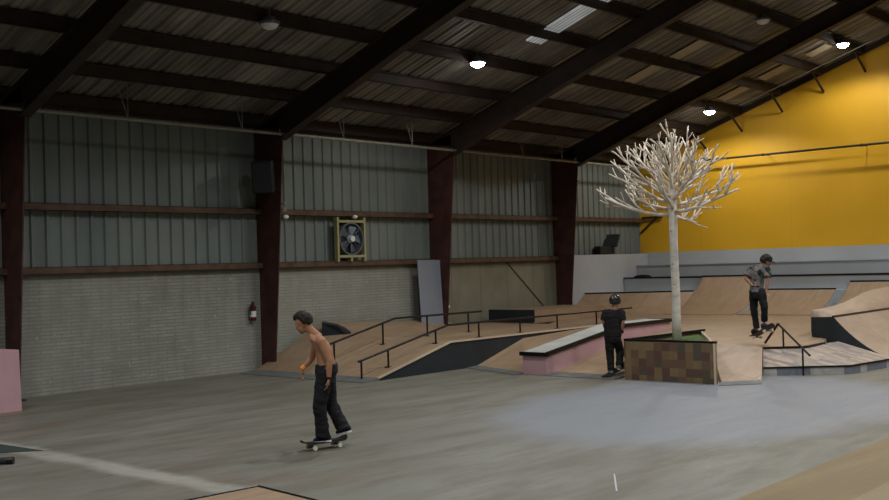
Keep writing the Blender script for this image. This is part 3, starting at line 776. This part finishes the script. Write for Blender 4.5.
def jig(p, a): return p + Vector((random.uniform(-a, a), random.uniform(-a, a), 0))
trunk = [tb + Vector((0, 0, z)) for z in (0, .5, 1., 1.5, 2., 2.45, 2.8, 3.15, 3.5)]
trunk = [trunk[0]] + [jig(p, .012) for p in trunk[1:]]
link('trunk', T(trunk, [.09, .083, .078, .076, .076, .08, .078, .05, .028], 14), 'bark', t, smooth=True)
bmb = bmesh.new()
def grow(p, d, L, r, depth):
    n = 5 if depth == 0 else 3
    pts = [p.copy()]; q = p.copy(); dd = d.normalized(); spots = []
    for i in range(n):
        dd = (dd + Vector((random.uniform(-.16, .16), random.uniform(-.16, .16), random.uniform(-.04, .2)))).normalized()
        q = q + dd * L / n; pts.append(q.copy()); spots.append((q.copy(), dd.copy()))
    rr = [r * (1 - .5 * i / n) for i in range(n + 1)]
    tube(bmb, pts, rr, 8 if depth == 0 else 6)
    if depth >= 2: return
    for i, (s, sd) in enumerate(spots[:-1]):
        for _ in range(2 if depth == 0 and i % 2 == 1 else 1):
            side = sd.cross(Vector((random.uniform(-1, 1), random.uniform(-1, 1), random.uniform(-.3, 1)))).normalized()
            nd = (sd * .85 + side * .6 + Vector((0, 0, .3))).normalized()
            grow(s, nd, L * random.uniform(.32, .5), max(r * .58, .014), depth + 1)
N = 22
for i in range(N):
    f = i / (N - 1); az = i * 2.399 + random.uniform(-.2, .2); h = 2.4 + .88 * f
    el = .0 + .85 * f; L = 1.62 - .86 * f
    grow(tb + Vector((0, 0, h)), Vector((math.cos(az) * math.cos(el), math.sin(az) * math.cos(el), math.sin(el))), L * random.uniform(.85, 1.05), .04 - .01 * f, 0)
link('branches', bmb, 'branch_bark', t, smooth=True)

# ---------------------------------------------------------------- foreground
t = thing('launch_bank', 'big tan wooden bank filling the lower right corner', 'ramp', (9, 3, 0))
ramp(t, [[(1.5, 4.4, .0 + .02), (16, 4.36, .02), (16, 2.4, .72), (1.5, 2.4, .72)], [(1.5, 2.4, .72), (16, 2.4, .72), (16, 1.0, .72), (1.5, 1.0, .72)]], 'ply_floor', 'light_ply')
t = thing('floor_ramp_end', 'flat wooden ramp corner with dark steel edge poking in at the bottom left of centre', 'ramp', (5, 8, 0))
ramp(t, [[(6.66, 8.5, .03), (6.4, 6.0, .03), (3.5, 6.0, .03), (3.5, 8.75, .03)]], 'ply', 'side_black')
link('steel_edge', T([(3.5, 8.76, .03), (6.67, 8.51, .03), (6.41, 6.0, .03)], .016, 8), 'coping', t)
t = thing('steel_bar', 'dark round steel bar lying on the floor at the left edge', 'bar', (5.9, 12.2, .04))
link('tube_section', T([(5.92, 12.2, .04), (4.3, 13.9, .04)], .042, 16), 'side_black', t)
link('end_collar', T([(5.93, 12.19, .04), (5.88, 12.24, .04)], .046, 16), 'rail_black', t)
bm = slab([[(6.6, 12.75, .006), (6.1, 13.2, .006), (5.4, 14.6, .006), (6.5, 14.2, .006)]], zb=0.0005)
tag(link('floor_mat', bm, 'mat_green'), 'flat dark green mat on the floor above the steel bar', 'mat')
o = link('floor_tape', slab([[(9.26, 5.94, .003), (9.255, 5.955, .003), (8.58, 5.50, .003), (8.585, 5.485, .003)]], zb=0.0003), 'step_grey')
tag(o, 'short pale tape line on the concrete near the bottom edge', 'tape')

# ---------------------------------------------------------------- people
RIGHT = Vector((.663, -.748, 0)).normalized()
class Fig:
    """poses are given in a side plane: u to the right, v up, w away"""
    def __init__(s, base, right):
        s.o = Vector(base); s.r = Vector(right).normalized(); s.d = Vector((-s.r.y, s.r.x, 0)); 
    def __call__(s, u, v, w=0): return s.o + s.r * u + s.d * w + Vector((0, 0, v))
def ico(bm, c, r, axes=None, sub=3):
    """ellipsoid with radii r along axes (3 vectors)"""
    m = Matrix.Identity(4)
    if axes:
        for j in range(3):
            for i in range(3): m[i][j] = axes[j][i] * r[j]
    else:
        for j in range(3): m[j][j] = r[j]
    m.translation = c
    bmesh.ops.create_icosphere(bm, subdivisions=sub, radius=1, matrix=m)
def limb(bm, pts, rad, seg=14):
    tube(bm, pts, rad, seg)
    for p, r in zip(pts, rad): ico(bm, Vector(p), (r, r, r), sub=2)
def oval_loft(bm, secs, seg=20):
    """secs: (centre, side vector half-width, front vector half-depth)"""
    rings = []
    for c, a, b in secs:
        rings.append([bm.verts.new(Vector(c) + Vector(a) * math.cos(2 * PI * k / seg) + Vector(b) * math.sin(2 * PI * k / seg)) for k in range(seg)])
    for p, q in zip(rings, rings[1:]):
        for k in range(seg): bm.faces.new([p[k], p[(k + 1) % seg], q[(k + 1) % seg], q[k]])
    bm.faces.new(rings[0][::-1]); bm.faces.new(rings[-1])
def fuse(name, bm, mat, parent, vox=.008, smooth=2, wrinkle=0):
    bmesh.ops.recalc_face_normals(bm, faces=bm.faces)
    me = bpy.data.meshes.new(name); bm.to_mesh(me); bm.free()
    o = bpy.data.objects.new(name, me); col.objects.link(o)
    md = o.modifiers.new('r', 'REMESH'); md.mode = 'VOXEL'; md.voxel_size = vox
    sm = o.modifiers.new('s', 'SMOOTH'); sm.iterations = smooth; sm.factor = .5
    dg = bpy.context.evaluated_depsgraph_get(); ev = o.evaluated_get(dg)
    m2 = bpy.data.meshes.new_from_object(ev); o.modifiers.clear(); o.data = m2; bpy.data.meshes.remove(me)
    m2.materials.clear(); m2.materials.append(M[mat])
    if wrinkle:
        for v in m2.vertices:
            n_ = noise.noise(Vector((v.co.x * 9, v.co.y * 9, v.co.z * 16))) + .5 * noise.noise(Vector((v.co.x * 22, v.co.y * 22, v.co.z * 30)))
            v.co += v.normal * n_ * wrinkle
    for p in m2.polygons: p.use_smooth = True
    if parent: o.parent = parent; o.matrix_parent_inverse = Matrix.Translation(-Vector(parent.location))
    return o
def hand(bm, wrist, d, palm_n, s=1., curl=.5):
    """d: direction of fingers, palm_n: palm normal (fingers curl toward it)"""
    d = Vector(d).normalized(); n = Vector(palm_n); n = (n - d * n.dot(d)).normalized(); a = d.cross(n).normalized()
    w = Vector(wrist); c = w + d * .048 * s
    ico(bm, c, (.05 * s, .04 * s, .016 * s), (d, a, n), 2)
    for i, (off, L) in enumerate(((-.03, .066), (-.01, .076), (.011, .071), (.03, .056))):
        p = w + d * .082 * s + a * off * s; q = p + (d * math.cos(curl * .5) + n * math.sin(curl * .5)) * L * .5 * s
        r = q + (d * math.cos(curl * 1.4) + n * math.sin(curl * 1.4)) * L * .5 * s
        limb(bm, [p - d * .03 * s, p, q, r], [.009 * s, .0095 * s, .0088 * s, .0075 * s], 8)
    p = w + d * .03 * s - a * .03 * s; q = p + (d * .7 - a * .6 + n * .25).normalized() * .035 * s; r = q + (d * .9 - a * .1 + n * .4).normalized() * .028 * s
    limb(bm, [w + d * .015 * s, p, q, r], [.012 * s, .012 * s, .01 * s, .0085 * s], 8)
def head(bm, c, f, up, s=1.):
    """skull, jaw, nose, brow, lips, ears fused into the body; c = head centre, f = facing"""
    f = Vector(f).normalized(); up = Vector(up); up = (up - f * up.dot(f)).normalized(); l = up.cross(f).normalized()
    P = lambda a, b, d: c + f * a * s + l * b * s + up * d * s
    ico(bm, P(-.008, 0, .03), (.092 * s, .074 * s, .088 * s), (f, l, up))
    ico(bm, P(.028, 0, -.035), (.058 * s, .054 * s, .072 * s), (f, l, up))
    ico(bm, P(.062, 0, -.085), (.022 * s, .026 * s, .02 * s), (f, l, up), 2)
    limb(bm, [P(.078, 0, .015), P(.096, 0, -.018), P(.088, 0, -.028)], [.009 * s, .013 * s, .011 * s], 8)
    limb(bm, [P(.078, .032, .03), P(.084, 0, .03), P(.078, -.032, .03)], [.01 * s, .009 * s, .01 * s], 8)
    limb(bm, [P(.074, .02, -.055), P(.084, 0, -.053), P(.074, -.02, -.055)], [.007 * s, .009 * s, .007 * s], 8)
    for b in (-1, 1): ico(bm, P(-.008, b * .077, -.008), (.018 * s, .008 * s, .03 * s), (f, l, up), 2)
    return P
def eyes(P, t, s=1.):
    for b in (-1, 1):
        bm = bmesh.new(); ico(bm, P(.07, b * .03, .008), (.0085 * s,) * 3, sub=2); e_ = link('eye', bm, 'eye_white', t, smooth=True)
        bm = bmesh.new(); ico(bm, P(.0765, b * .03, .008), (.004 * s,) * 3, sub=2); link('pupil', bm, 'hair', e_, smooth=True)
def shoe(t, heel, toe, up, mat, sole='sole', w=.048):
    heel, toe = Vector(heel), Vector(toe); f = (toe - heel).normalized(); up = Vector(up); up = (up - f * up.dot(f)).normalized(); l = up.cross(f).normalized(); L = (toe - heel).length
    P = lambda a, b, c: heel + f * a * L + l * b + up * c
    bm = bmesh.new()
    oval_loft(bm, [(P(0.0, 0, .045), l * w * .55, up * .028), (P(.08, 0, .06), l * w * .8, up * .042), (P(.28, 0, .07), l * w * .85, up * .055), (P(.45, 0, .055), l * w * .9, up * .04), (P(.7, 0, .043), l * w, up * .03), (P(.9, 0, .038), l * w * .85, up * .024), (P(1., 0, .035), l * w * .4, up * .012)], 16)
    o = fuse('shoe', bm, mat, t, .006, 2)
    bm = bmesh.new(); rs = []
    for z in (0.0, .022):
        rs.append([bm.verts.new(P(.5 + .52 * math.cos(q), math.sin(q) * w * (1.04 if math.cos(q) > 0 else .88), z)) for q in [2 * PI * k / 28 for k in range(28)]])
    for k in range(28): bm.faces.new([rs[0][k], rs[0][(k + 1) % 28], rs[1][(k + 1) % 28], rs[1][k]])
    bm.faces.new(rs[0][::-1]); bm.faces.new(rs[1]); link('sole', bm, sole, o)
    return o
def skateboard(c, f, up, lab, L=.8, W=.2):
    """c = centre of the deck, f = long axis"""
    c = Vector(c); f = Vector(f).normalized(); up = Vector(up); up = (up - f * up.dot(f)).normalized(); l = up.cross(f).normalized()
    t = thing('skateboard', lab, 'skateboard', tuple(c))
    def deck(z0, z1, ww):
        bm = bmesh.new(); top = []; bot = []; n = 24; rows = []
        for i in range(n + 1):
            a = -1 + 2 * i / n; x = a * L / 2; k = max(0, (abs(a) - .66) / .34); z = k * k * .05
            half = ww / 2 * (1 if abs(a) < .72 else math.sqrt(max(.0015, 1 - ((abs(a) - .72) / .28) ** 2)))
            rows.append([bm.verts.new(c + f * x + l * sgn * half + up * (z + zz)) for zz in (z0, z1) for sgn in (-1, 1)])
        for a_, b_ in zip(rows, rows[1:]):
            for q in ((0, 1), (1, 3), (3, 2), (2, 0)): bm.faces.new([a_[q[0]], b_[q[0]], b_[q[1]], a_[q[1]]])
        for r_ in (rows[0], rows[-1]): bm.faces.new([r_[0], r_[1], r_[3], r_[2]])
        return bm
    link('deck', deck(0, .011, W), 'deck_wood', t); link('grip_tape', deck(.0112, .0125, W - .004), 'grip', t)
    for s_ in (-1, 1):
        a = c + f * s_ * L * .27
        bm = bmesh.new(); tube(bm, [a - up * .045 - l * .08, a - up * .045 + l * .08], .008, 8); 
        oval_loft(bm, [(a - up * .001, f * .035, l * .026), (a - up * .014, f * .03, l * .022), (a - up * .05, f * .012, l * .03)], 10)
        tr = link('truck', bm, 'truck', t)
        for m_s in (-1, 1): link('wheel', T([a - up * .045 + l * m_s * .066, a - up * .045 + l * m_s * .1], .028, 18), 'wheel', tr, smooth=False)
    return t
def hairmass(bm, P, s=1., curly=True, seed=1, n=46, back=True, cmin=.0, rr=.02):
    rng = random.Random(seed)
    i = 0
    while i < n:
        th = rng.uniform(0, 2 * PI); ph = rng.uniform(-.5, 1.55)
        a, b, d_ = math.cos(ph) * math.cos(th), math.cos(ph) * math.sin(th), math.sin(ph)
        if a > .2 and d_ < .6: continue
        if d_ < cmin and a > -.1: continue
        p = P(-.01 + a * .094, b * .078, .032 + d_ * .093); r = rng.uniform(.75, 1.2) * rr * s
        ico(bm, p, (r, r, r), sub=1); i += 1
    return bm

# --- skater 1: shirtless, rolling left in the foreground
b1 = Vector((8.66, 9.72, 0)); F = Fig(b1, RIGHT)
sk = 1 / 79.5
def q1(x, y, w=0): return F((x - 324.5 + (447.5 - y) * .032) * sk, (449 - y) * sk, w)
t = thing('person', 'shirtless skater in black trousers leaning forward, rolling left on a skateboard', 'person', tuple(b1))
fwd = -RIGHT; W3 = F.d; Z = Vector((0, 0, 1))
bm = bmesh.new()
hipc = q1(326, 370); 
tor = [(hipc, .15, .12), (q1(325, 362), .145, .122), (q1(323.5, 356), .145, .12), (q1(320.8, 349), .17, .138), (q1(318.3, 343.5), .185, .135), (q1(316.5, 339), .13, .1)]
oval_loft(bm, [(c, W3 * a, (fwd + Z * .35).normalized() * d_) for c, a, d_ in tor])
limb(bm, [q1(317, 340), q1(311.5, 334.5), q1(306.5, 329)], [.062, .052, .052])
hc = q1(302.6, 326.5); hf = (fwd * 1 - Z * .42).normalized(); P = head(bm, hc, hf, Z, 1.05)
# shoulders and arms (near arm = toward camera, w negative)
shn = q1(322.5, 343.5, -.18); shf = q1(314.5, 342.5, .17)
limb(bm, [q1(318, 342, -.08), shn], [.065, .06]); limb(bm, [q1(316, 341, .08), shf], [.065, .06])
el_n, wr_n = q1(330, 361.5, -.21), q1(329.8, 379, -.2)
limb(bm, [shn, shn.lerp(el_n, .5), el_n, el_n.lerp(wr_n, .35), wr_n], [.056, .048, .038, .04, .026])
hand(bm, wr_n, (wr_n - el_n).normalized() + fwd * .15, fwd, 1.0, .5)
el_f, wr_f = q1(309.5, 362, .24), q1(300, 371.5, .2)
limb(bm, [shf, shf.lerp(el_f, .5), el_f, el_f.lerp(wr_f, .35), wr_f], [.056, .048, .038, .04, .026])
hand(bm, wr_f, Vector((0, 0, -1)) + fwd * .15, RIGHT, 1.0, .5)
# legs
hn, hfr = q1(325.5, 371, -.085), q1(325.5, 371, .085)
kn, an = q1(319.8, 405, -.1), q1(322.5, 434.5, -.04)
kf, af = q1(328, 404, .1), q1(341.5, 430, .06)
for h_0, k0, a0 in ((hn, kn, an), (hfr, kf, af)):
    limb(bm, [h_0, h_0.lerp(k0, .5), k0, k0.lerp(a0, .35), a0], [.088, .074, .052, .05, .034])
fuse('body', bm, 'skin_tan', t, .008, 2)
eyes(P, t, 1.05)
bm = bmesh.new(); hairmass(bm, P, 1.05, seed=3, n=190, rr=.032, cmin=.1); setl(fuse('hair', bm, 'hair', t, .008, 1), 'short dark wavy hair')
bm = bmesh.new()
oval_loft(bm, [(q1(325.5, 366.5), W3 * .165, fwd * .138), (q1(325.5, 370), W3 * .17, fwd * .14), (q1(325.5, 376), W3 * .165, fwd * .138), (q1(325, 381), W3 * .15, fwd * .11)])
for h_0, k0, a0 in ((hn, kn, an), (hfr, kf, af)):
    limb(bm, [h_0 - Z * .03, h_0.lerp(k0, .5), k0], [.104, .098, .087])
    dd = (a0 - k0).normalized(); tube(bm, [k0, k0.lerp(a0, .5), a0 + dd * .02], [.087, .08, .088], 16)
fuse('trousers', bm, 'black_cloth', t, .009, 2, .012)
shoe(t, q1(331, 441.5, -.05), q1(313.5, 443.2, -.0), Z, 'navy'); shoe(t, q1(350, 434.0, .06), q1(335, 437.5, .1), Z, 'navy')
dw = (wr_n - el_n).normalized(); setl(link('wristband', T([wr_n - dw * .02, wr_n + dw * .005], [.033, .032], 14), 'band', t), 'dark wristband')
dw = (wr_f - el_f).normalized(); setl(link('wristband', T([wr_f - dw * .035, wr_f + dw * .012], [.036, .034], 14), 'orange', t), 'bright orange wristband')
bf = (q1(348, 440.5, .22) - q1(306, 448, -.16)); bf.z = 0
skateboard(Vector((8.66, 9.72, .082)) - RIGHT * .01, bf, Z, 'skateboard rolling under the shirtless skater', .64, .2)

# --- skater 2: back to camera beside planter
b2 = Vector((16.98, 10.86, 0)); depthR = Vector((.84 * 0 + .56, -.83, 0))
vdir = Vector((b2.x, b2.y, 0)).normalized(); R2 = Vector((vdir.y, -vdir.x, 0)); G = Fig(b2, R2); s2 = 1 / 52.2
# the bank surface rises here; he stands on the plate at its foot
zf = .03
def q2(x, y, w=0): return G((x - 613.5 + (372.5 - y) * .032) * s2, zf + (372.5 - y) * s2, w)
t = thing('person', 'skater in black T-shirt, trousers and helmet standing with back turned beside the planter', 'person', tuple(b2))
bm = bmesh.new(); fr = G.d; sd = R2
oval_loft(bm, [(q2(612.5, 335), sd * .13, fr * .09), (q2(612.8, 330), sd * .135, fr * .09), (q2(613, 322), sd * .14, fr * .095), (q2(613.5, 314), sd * .165, fr * .105), (q2(614, 309.5), sd * .15, fr * .09), (q2(614.5, 307.8), sd * .08, fr * .06)])
limb(bm, [q2(614.5, 308.5), q2(615.2, 303)], [.064, .058])
P = head(bm, q2(615.4, 300.3, .0), fr + sd * .25 - Z * .15, Z, .98)
LS, RS_ = q2(606, 310.5), q2(621.5, 310.5)
for side, sh, el, wr, hd in ((-1, LS, q2(604.3, 320, .0), q2(606.5, 328, .1), Vector((.0, .0, -1))), (1, RS_, q2(623, 320.5, -.03), q2(621.6, 328.5, .02), Vector((0, 0, -1)))):
    limb(bm, [q2(613.5 + side * 4, 310), sh], [.06, .055])
    limb(bm, [sh, sh.lerp(el, .5), el, el.lerp(wr, .4), wr], [.052, .045, .036, .037, .026])
    hand(bm, wr, hd + fr * .3, -sd * side, .92, .6)
hl, hr = q2(609.7, 335.5), q2(616, 335.5)
kl, al = q2(610.3, 350, .03), q2(611.3, 366.5, -.02)
kr, ar = q2(620.2, 348.5, .14), q2(619.6, 363, -.05)
for h_0, k0, a0 in ((hl, kl, al), (hr, kr, ar)): limb(bm, [h_0, h_0.lerp(k0, .5), k0, k0.lerp(a0, .35), a0], [.08, .068, .05, .047, .034])
fuse('body', bm, 'skin', t, .008, 2); eyes(P, t, .98)
bm = bmesh.new()
oval_loft(bm, [(q2(612.5, 334.5), sd * .165, fr * .12), (q2(612.8, 330), sd * .16, fr * .12), (q2(613, 322), sd * .165, fr * .12), (q2(613.5, 314), sd * .19, fr * .125), (q2(614, 309.3), sd * .175, fr * .105), (q2(614.5, 307.3), sd * .08, fr * .07)])
for side, sh, el in ((-1, LS, q2(604.3, 320)), (1, RS_, q2(623, 320.5, -.03))):
    limb(bm, [q2(613.5 + side * 4, 310), sh], [.07, .07]); tube(bm, [sh, sh.lerp(el, .75)], [.072, .075], 16)
fuse('shirt', bm, 'black_tee', t, .009, 2, .01)
bm = bmesh.new(); oval_loft(bm, [(q2(612.7, 331.5), sd * .145, fr * .1), (q2(612.7, 336), sd * .155, fr * .115), (q2(612.8, 340), sd * .14, fr * .1)])
for h_0, k0, a0 in ((hl, kl, al), (hr, kr, ar)):
    limb(bm, [h_0, h_0.lerp(k0, .5), k0], [.094, .09, .08]); tube(bm, [k0, k0.lerp(a0, .5), a0], [.08, .072, .072], 16)
fuse('trousers', bm, 'black_cloth', t, .009, 2, .01)
bm = bmesh.new(); bmP = P
ico(bm, P(-.008, 0, .035), (.128, .112, .118), None if False else ((fr + sd * .25 - Z * .15).normalized(), sd, Z)); 
# cut the helmet's lower part
bmesh.ops.bisect_plane(bm, geom=bm.verts[:] + bm.edges[:] + bm.faces[:], plane_co=P(0, 0, -.03), plane_no=(0, 0, 1), clear_inner=True)
ed = [e for e in bm.edges if e.is_boundary]; bmesh.ops.contextual_create(bm, geom=ed)
link('helmet', bm, 'helmet', t, smooth=True)
shoe(t, q2(612.5, 369.5, -.06), q2(609.5, 370.2, -.3 + .42), Z, 'shoe_grey'); shoe(t, q2(619.3, 366.5, -.1), q2(620, 366, .13), Z + fr * -.1, 'shoe_grey')
w0, w1 = q2(621.6, 327.5, .02), q2(621.8, 331, .03); setl(link('wrist_guard', T([w0, w1], [.036, .04], 14), 'band', t), 'black wrist guard')
skateboard(q2(615.8, 368.0, -.0) + Z * .0, (q2(621, 366.5) - q2(609, 372.8)) + fr * .25, Z, 'skateboard at the feet of the helmeted skater', .72, .19)

# --- skater 3: airborne above the deck
b3 = Vector((19.1, 8.94, .68)); vdir = Vector((b3.x, b3.y, 0)).normalized(); R3 = Vector((vdir.y, -vdir.x, 0)); K = Fig(b3, R3); s3 = 1 / 50.2
def q3(x, y, w=0): return K((x - 757 + (335 - y) * .032) * s3, (335 - y) * s3, w)
t = thing('person', 'airborne skater in black cap and patterned T-shirt jumping above the wooden deck', 'person', tuple(b3))
fr = (R3 - K.d * .55).normalized(); sd = Vector((-fr.y, fr.x, 0))      # facing right and a little toward the camera
bm = bmesh.new()
ts = [(q3(757, 292), .13, .09), (q3(757, 288), .135, .095), (q3(757.5, 281), .135, .1), (q3(758.5, 274), .165, .11), (q3(760, 270), .16, .095), (q3(761, 268), .09, .065)]
oval_loft(bm, [(c, sd * a, fr * d_) for c, a, d_ in ts])
limb(bm, [q3(761, 269), q3(763.5, 266)], [.056, .05])
hf = (fr * .8 + R3 * .2 - Z * .45); P = head(bm, q3(765.3, 264.3), hf, Z, 1.0)
SA, SB = q3(751.5, 271, .1), q3(766, 271.5, -.08)
EA, WA = q3(746.5, 279.5, .02), q3(752.5, 286, -.12)
EB, WB = q3(767, 281, -.14), q3(765.5, 290, -.16)
for c0, sh, el, wr, hd in ((q3(757, 270, .05), SA, EA, WA, R3), (q3(762, 270, -.04), SB, EB, WB, -Z)):
    limb(bm, [c0, sh], [.065, .058]); limb(bm, [sh, sh.lerp(el, .5), el, el.lerp(wr, .4), wr], [.052, .045, .036, .038, .026])
    hand(bm, wr, hd + fr * .1, -Z if hd == R3 else fr, .95, .5)
hA, hB = q3(754, 293, .07), q3(760.5, 293, -.07)
kA, aA = q3(754, 310, .02), q3(756.5, 328, .02)
kB, aB = q3(763.5, 306.5, -.12), q3(763.8, 321, -.02)
for h_0, k0, a0 in ((hA, kA, aA), (hB, kB, aB)): limb(bm, [h_0, h_0.lerp(k0, .5), k0, k0.lerp(a0, .35), a0], [.082, .07, .052, .048, .034])
fuse('body', bm, 'skin', t, .008, 2); eyes(P, t)
bm = bmesh.new(); oval_loft(bm, [(q3(756.5, 293), sd * .165, fr * .125), (q3(756.8, 288), sd * .16, fr * .12), (q3(757.3, 281), sd * .16, fr * .125), (q3(758.2, 274), sd * .19, fr * .13), (q3(759.8, 269.6), sd * .175, fr * .11), (q3(761, 267.6), sd * .09, fr * .075)])
for c0, sh, el in ((q3(757, 270, .05), SA, EA), (q3(762, 270, -.04), SB, EB)):
    limb(bm, [c0, sh], [.072, .07]); tube(bm, [sh, sh.lerp(el, .8)], [.072, .08], 16)
fuse('shirt', bm, 'shirt', t, .009, 2, .012)
bm = bmesh.new(); oval_loft(bm, [(q3(757, 289.5), sd * .145, fr * .105), (q3(757, 294), sd * .16, fr * .12), (q3(757.3, 299), sd * .145, fr * .11)])
for h_0, k0, a0 in ((hA, kA, aA), (hB, kB, aB)):
    limb(bm, [h_0, h_0.lerp(k0, .5), k0], [.09, .083, .07]); tube(bm, [k0, k0.lerp(a0, .5), a0], [.07, .06, .063], 16)
fuse('trousers', bm, 'black_cloth', t, .009, 2, .01)
bdir = (q3(770.5, 324.5, -.3) - q3(753.0, 337.0, .28)).normalized(); bup = (Z - bdir * Z.dot(bdir)).normalized()
bc = q3(761.5, 331.6)
shoe(t, bc - bdir * .2 + bup * .016 - bup.cross(bdir) * .1, bc - bdir * .2 + bup * .016 + bup.cross(bdir) * .14, bup, 'shoe_black', 'shoe_black')
shoe(t, bc + bdir * .17 + bup * .016 - bup.cross(bdir) * .1, bc + bdir * .17 + bup * .016 + bup.cross(bdir) * .14, bup, 'navy', 'shoe_black')
bm = bmesh.new(); hairmass(bm, P, 1.0, seed=8, n=200, rr=.034, cmin=-.45); setl(fuse('hair', bm, 'hair', t, .008, 1), 'dark curly hair')
hfn = Vector(hf).normalized(); upn = (Z - hfn * Z.dot(hfn)).normalized(); ln = upn.cross(hfn)
bm = bmesh.new(); ico(bm, P(-.005, 0, .05), (.108, .09, .085), (hfn, ln, upn))
bmesh.ops.bisect_plane(bm, geom=bm.verts[:] + bm.edges[:] + bm.faces[:], plane_co=P(0, 0, .05), plane_no=upn, clear_inner=True)
bmesh.ops.contextual_create(bm, geom=[e for e in bm.edges if e.is_boundary])
cp = link('cap', bm, 'black_cloth', t, smooth=True)
bm = bmesh.new(); ico(bm, P(.115, 0, .055), (.07, .065, .007), (hfn, ln, upn)); link('cap_brim', bm, 'black_cloth', cp, smooth=True)
bm = bmesh.new(); ico(bm, aB + Z * .1 - K.d * .068, (.03, .012, .03)); setl(link('shin_patch', bm, 'sole', t, smooth=True), 'small white patch on trouser leg')
skateboard(bc, bdir, bup, 'tilted skateboard in mid-air under the airborne skater', .78, .2)

# ---------------------------------------------------------------- world and view
w = bpy.data.worlds.new('world'); S.world = w; w.use_nodes = True
w.node_tree.nodes['Background'].inputs[0].default_value = (.5, .6, .75, 1); w.node_tree.nodes['Background'].inputs[1].default_value = .3
S.view_settings.view_transform = 'Standard'; S.view_settings.look = 'None'; S.view_settings.gamma = 1; S.view_settings.exposure = 0.0
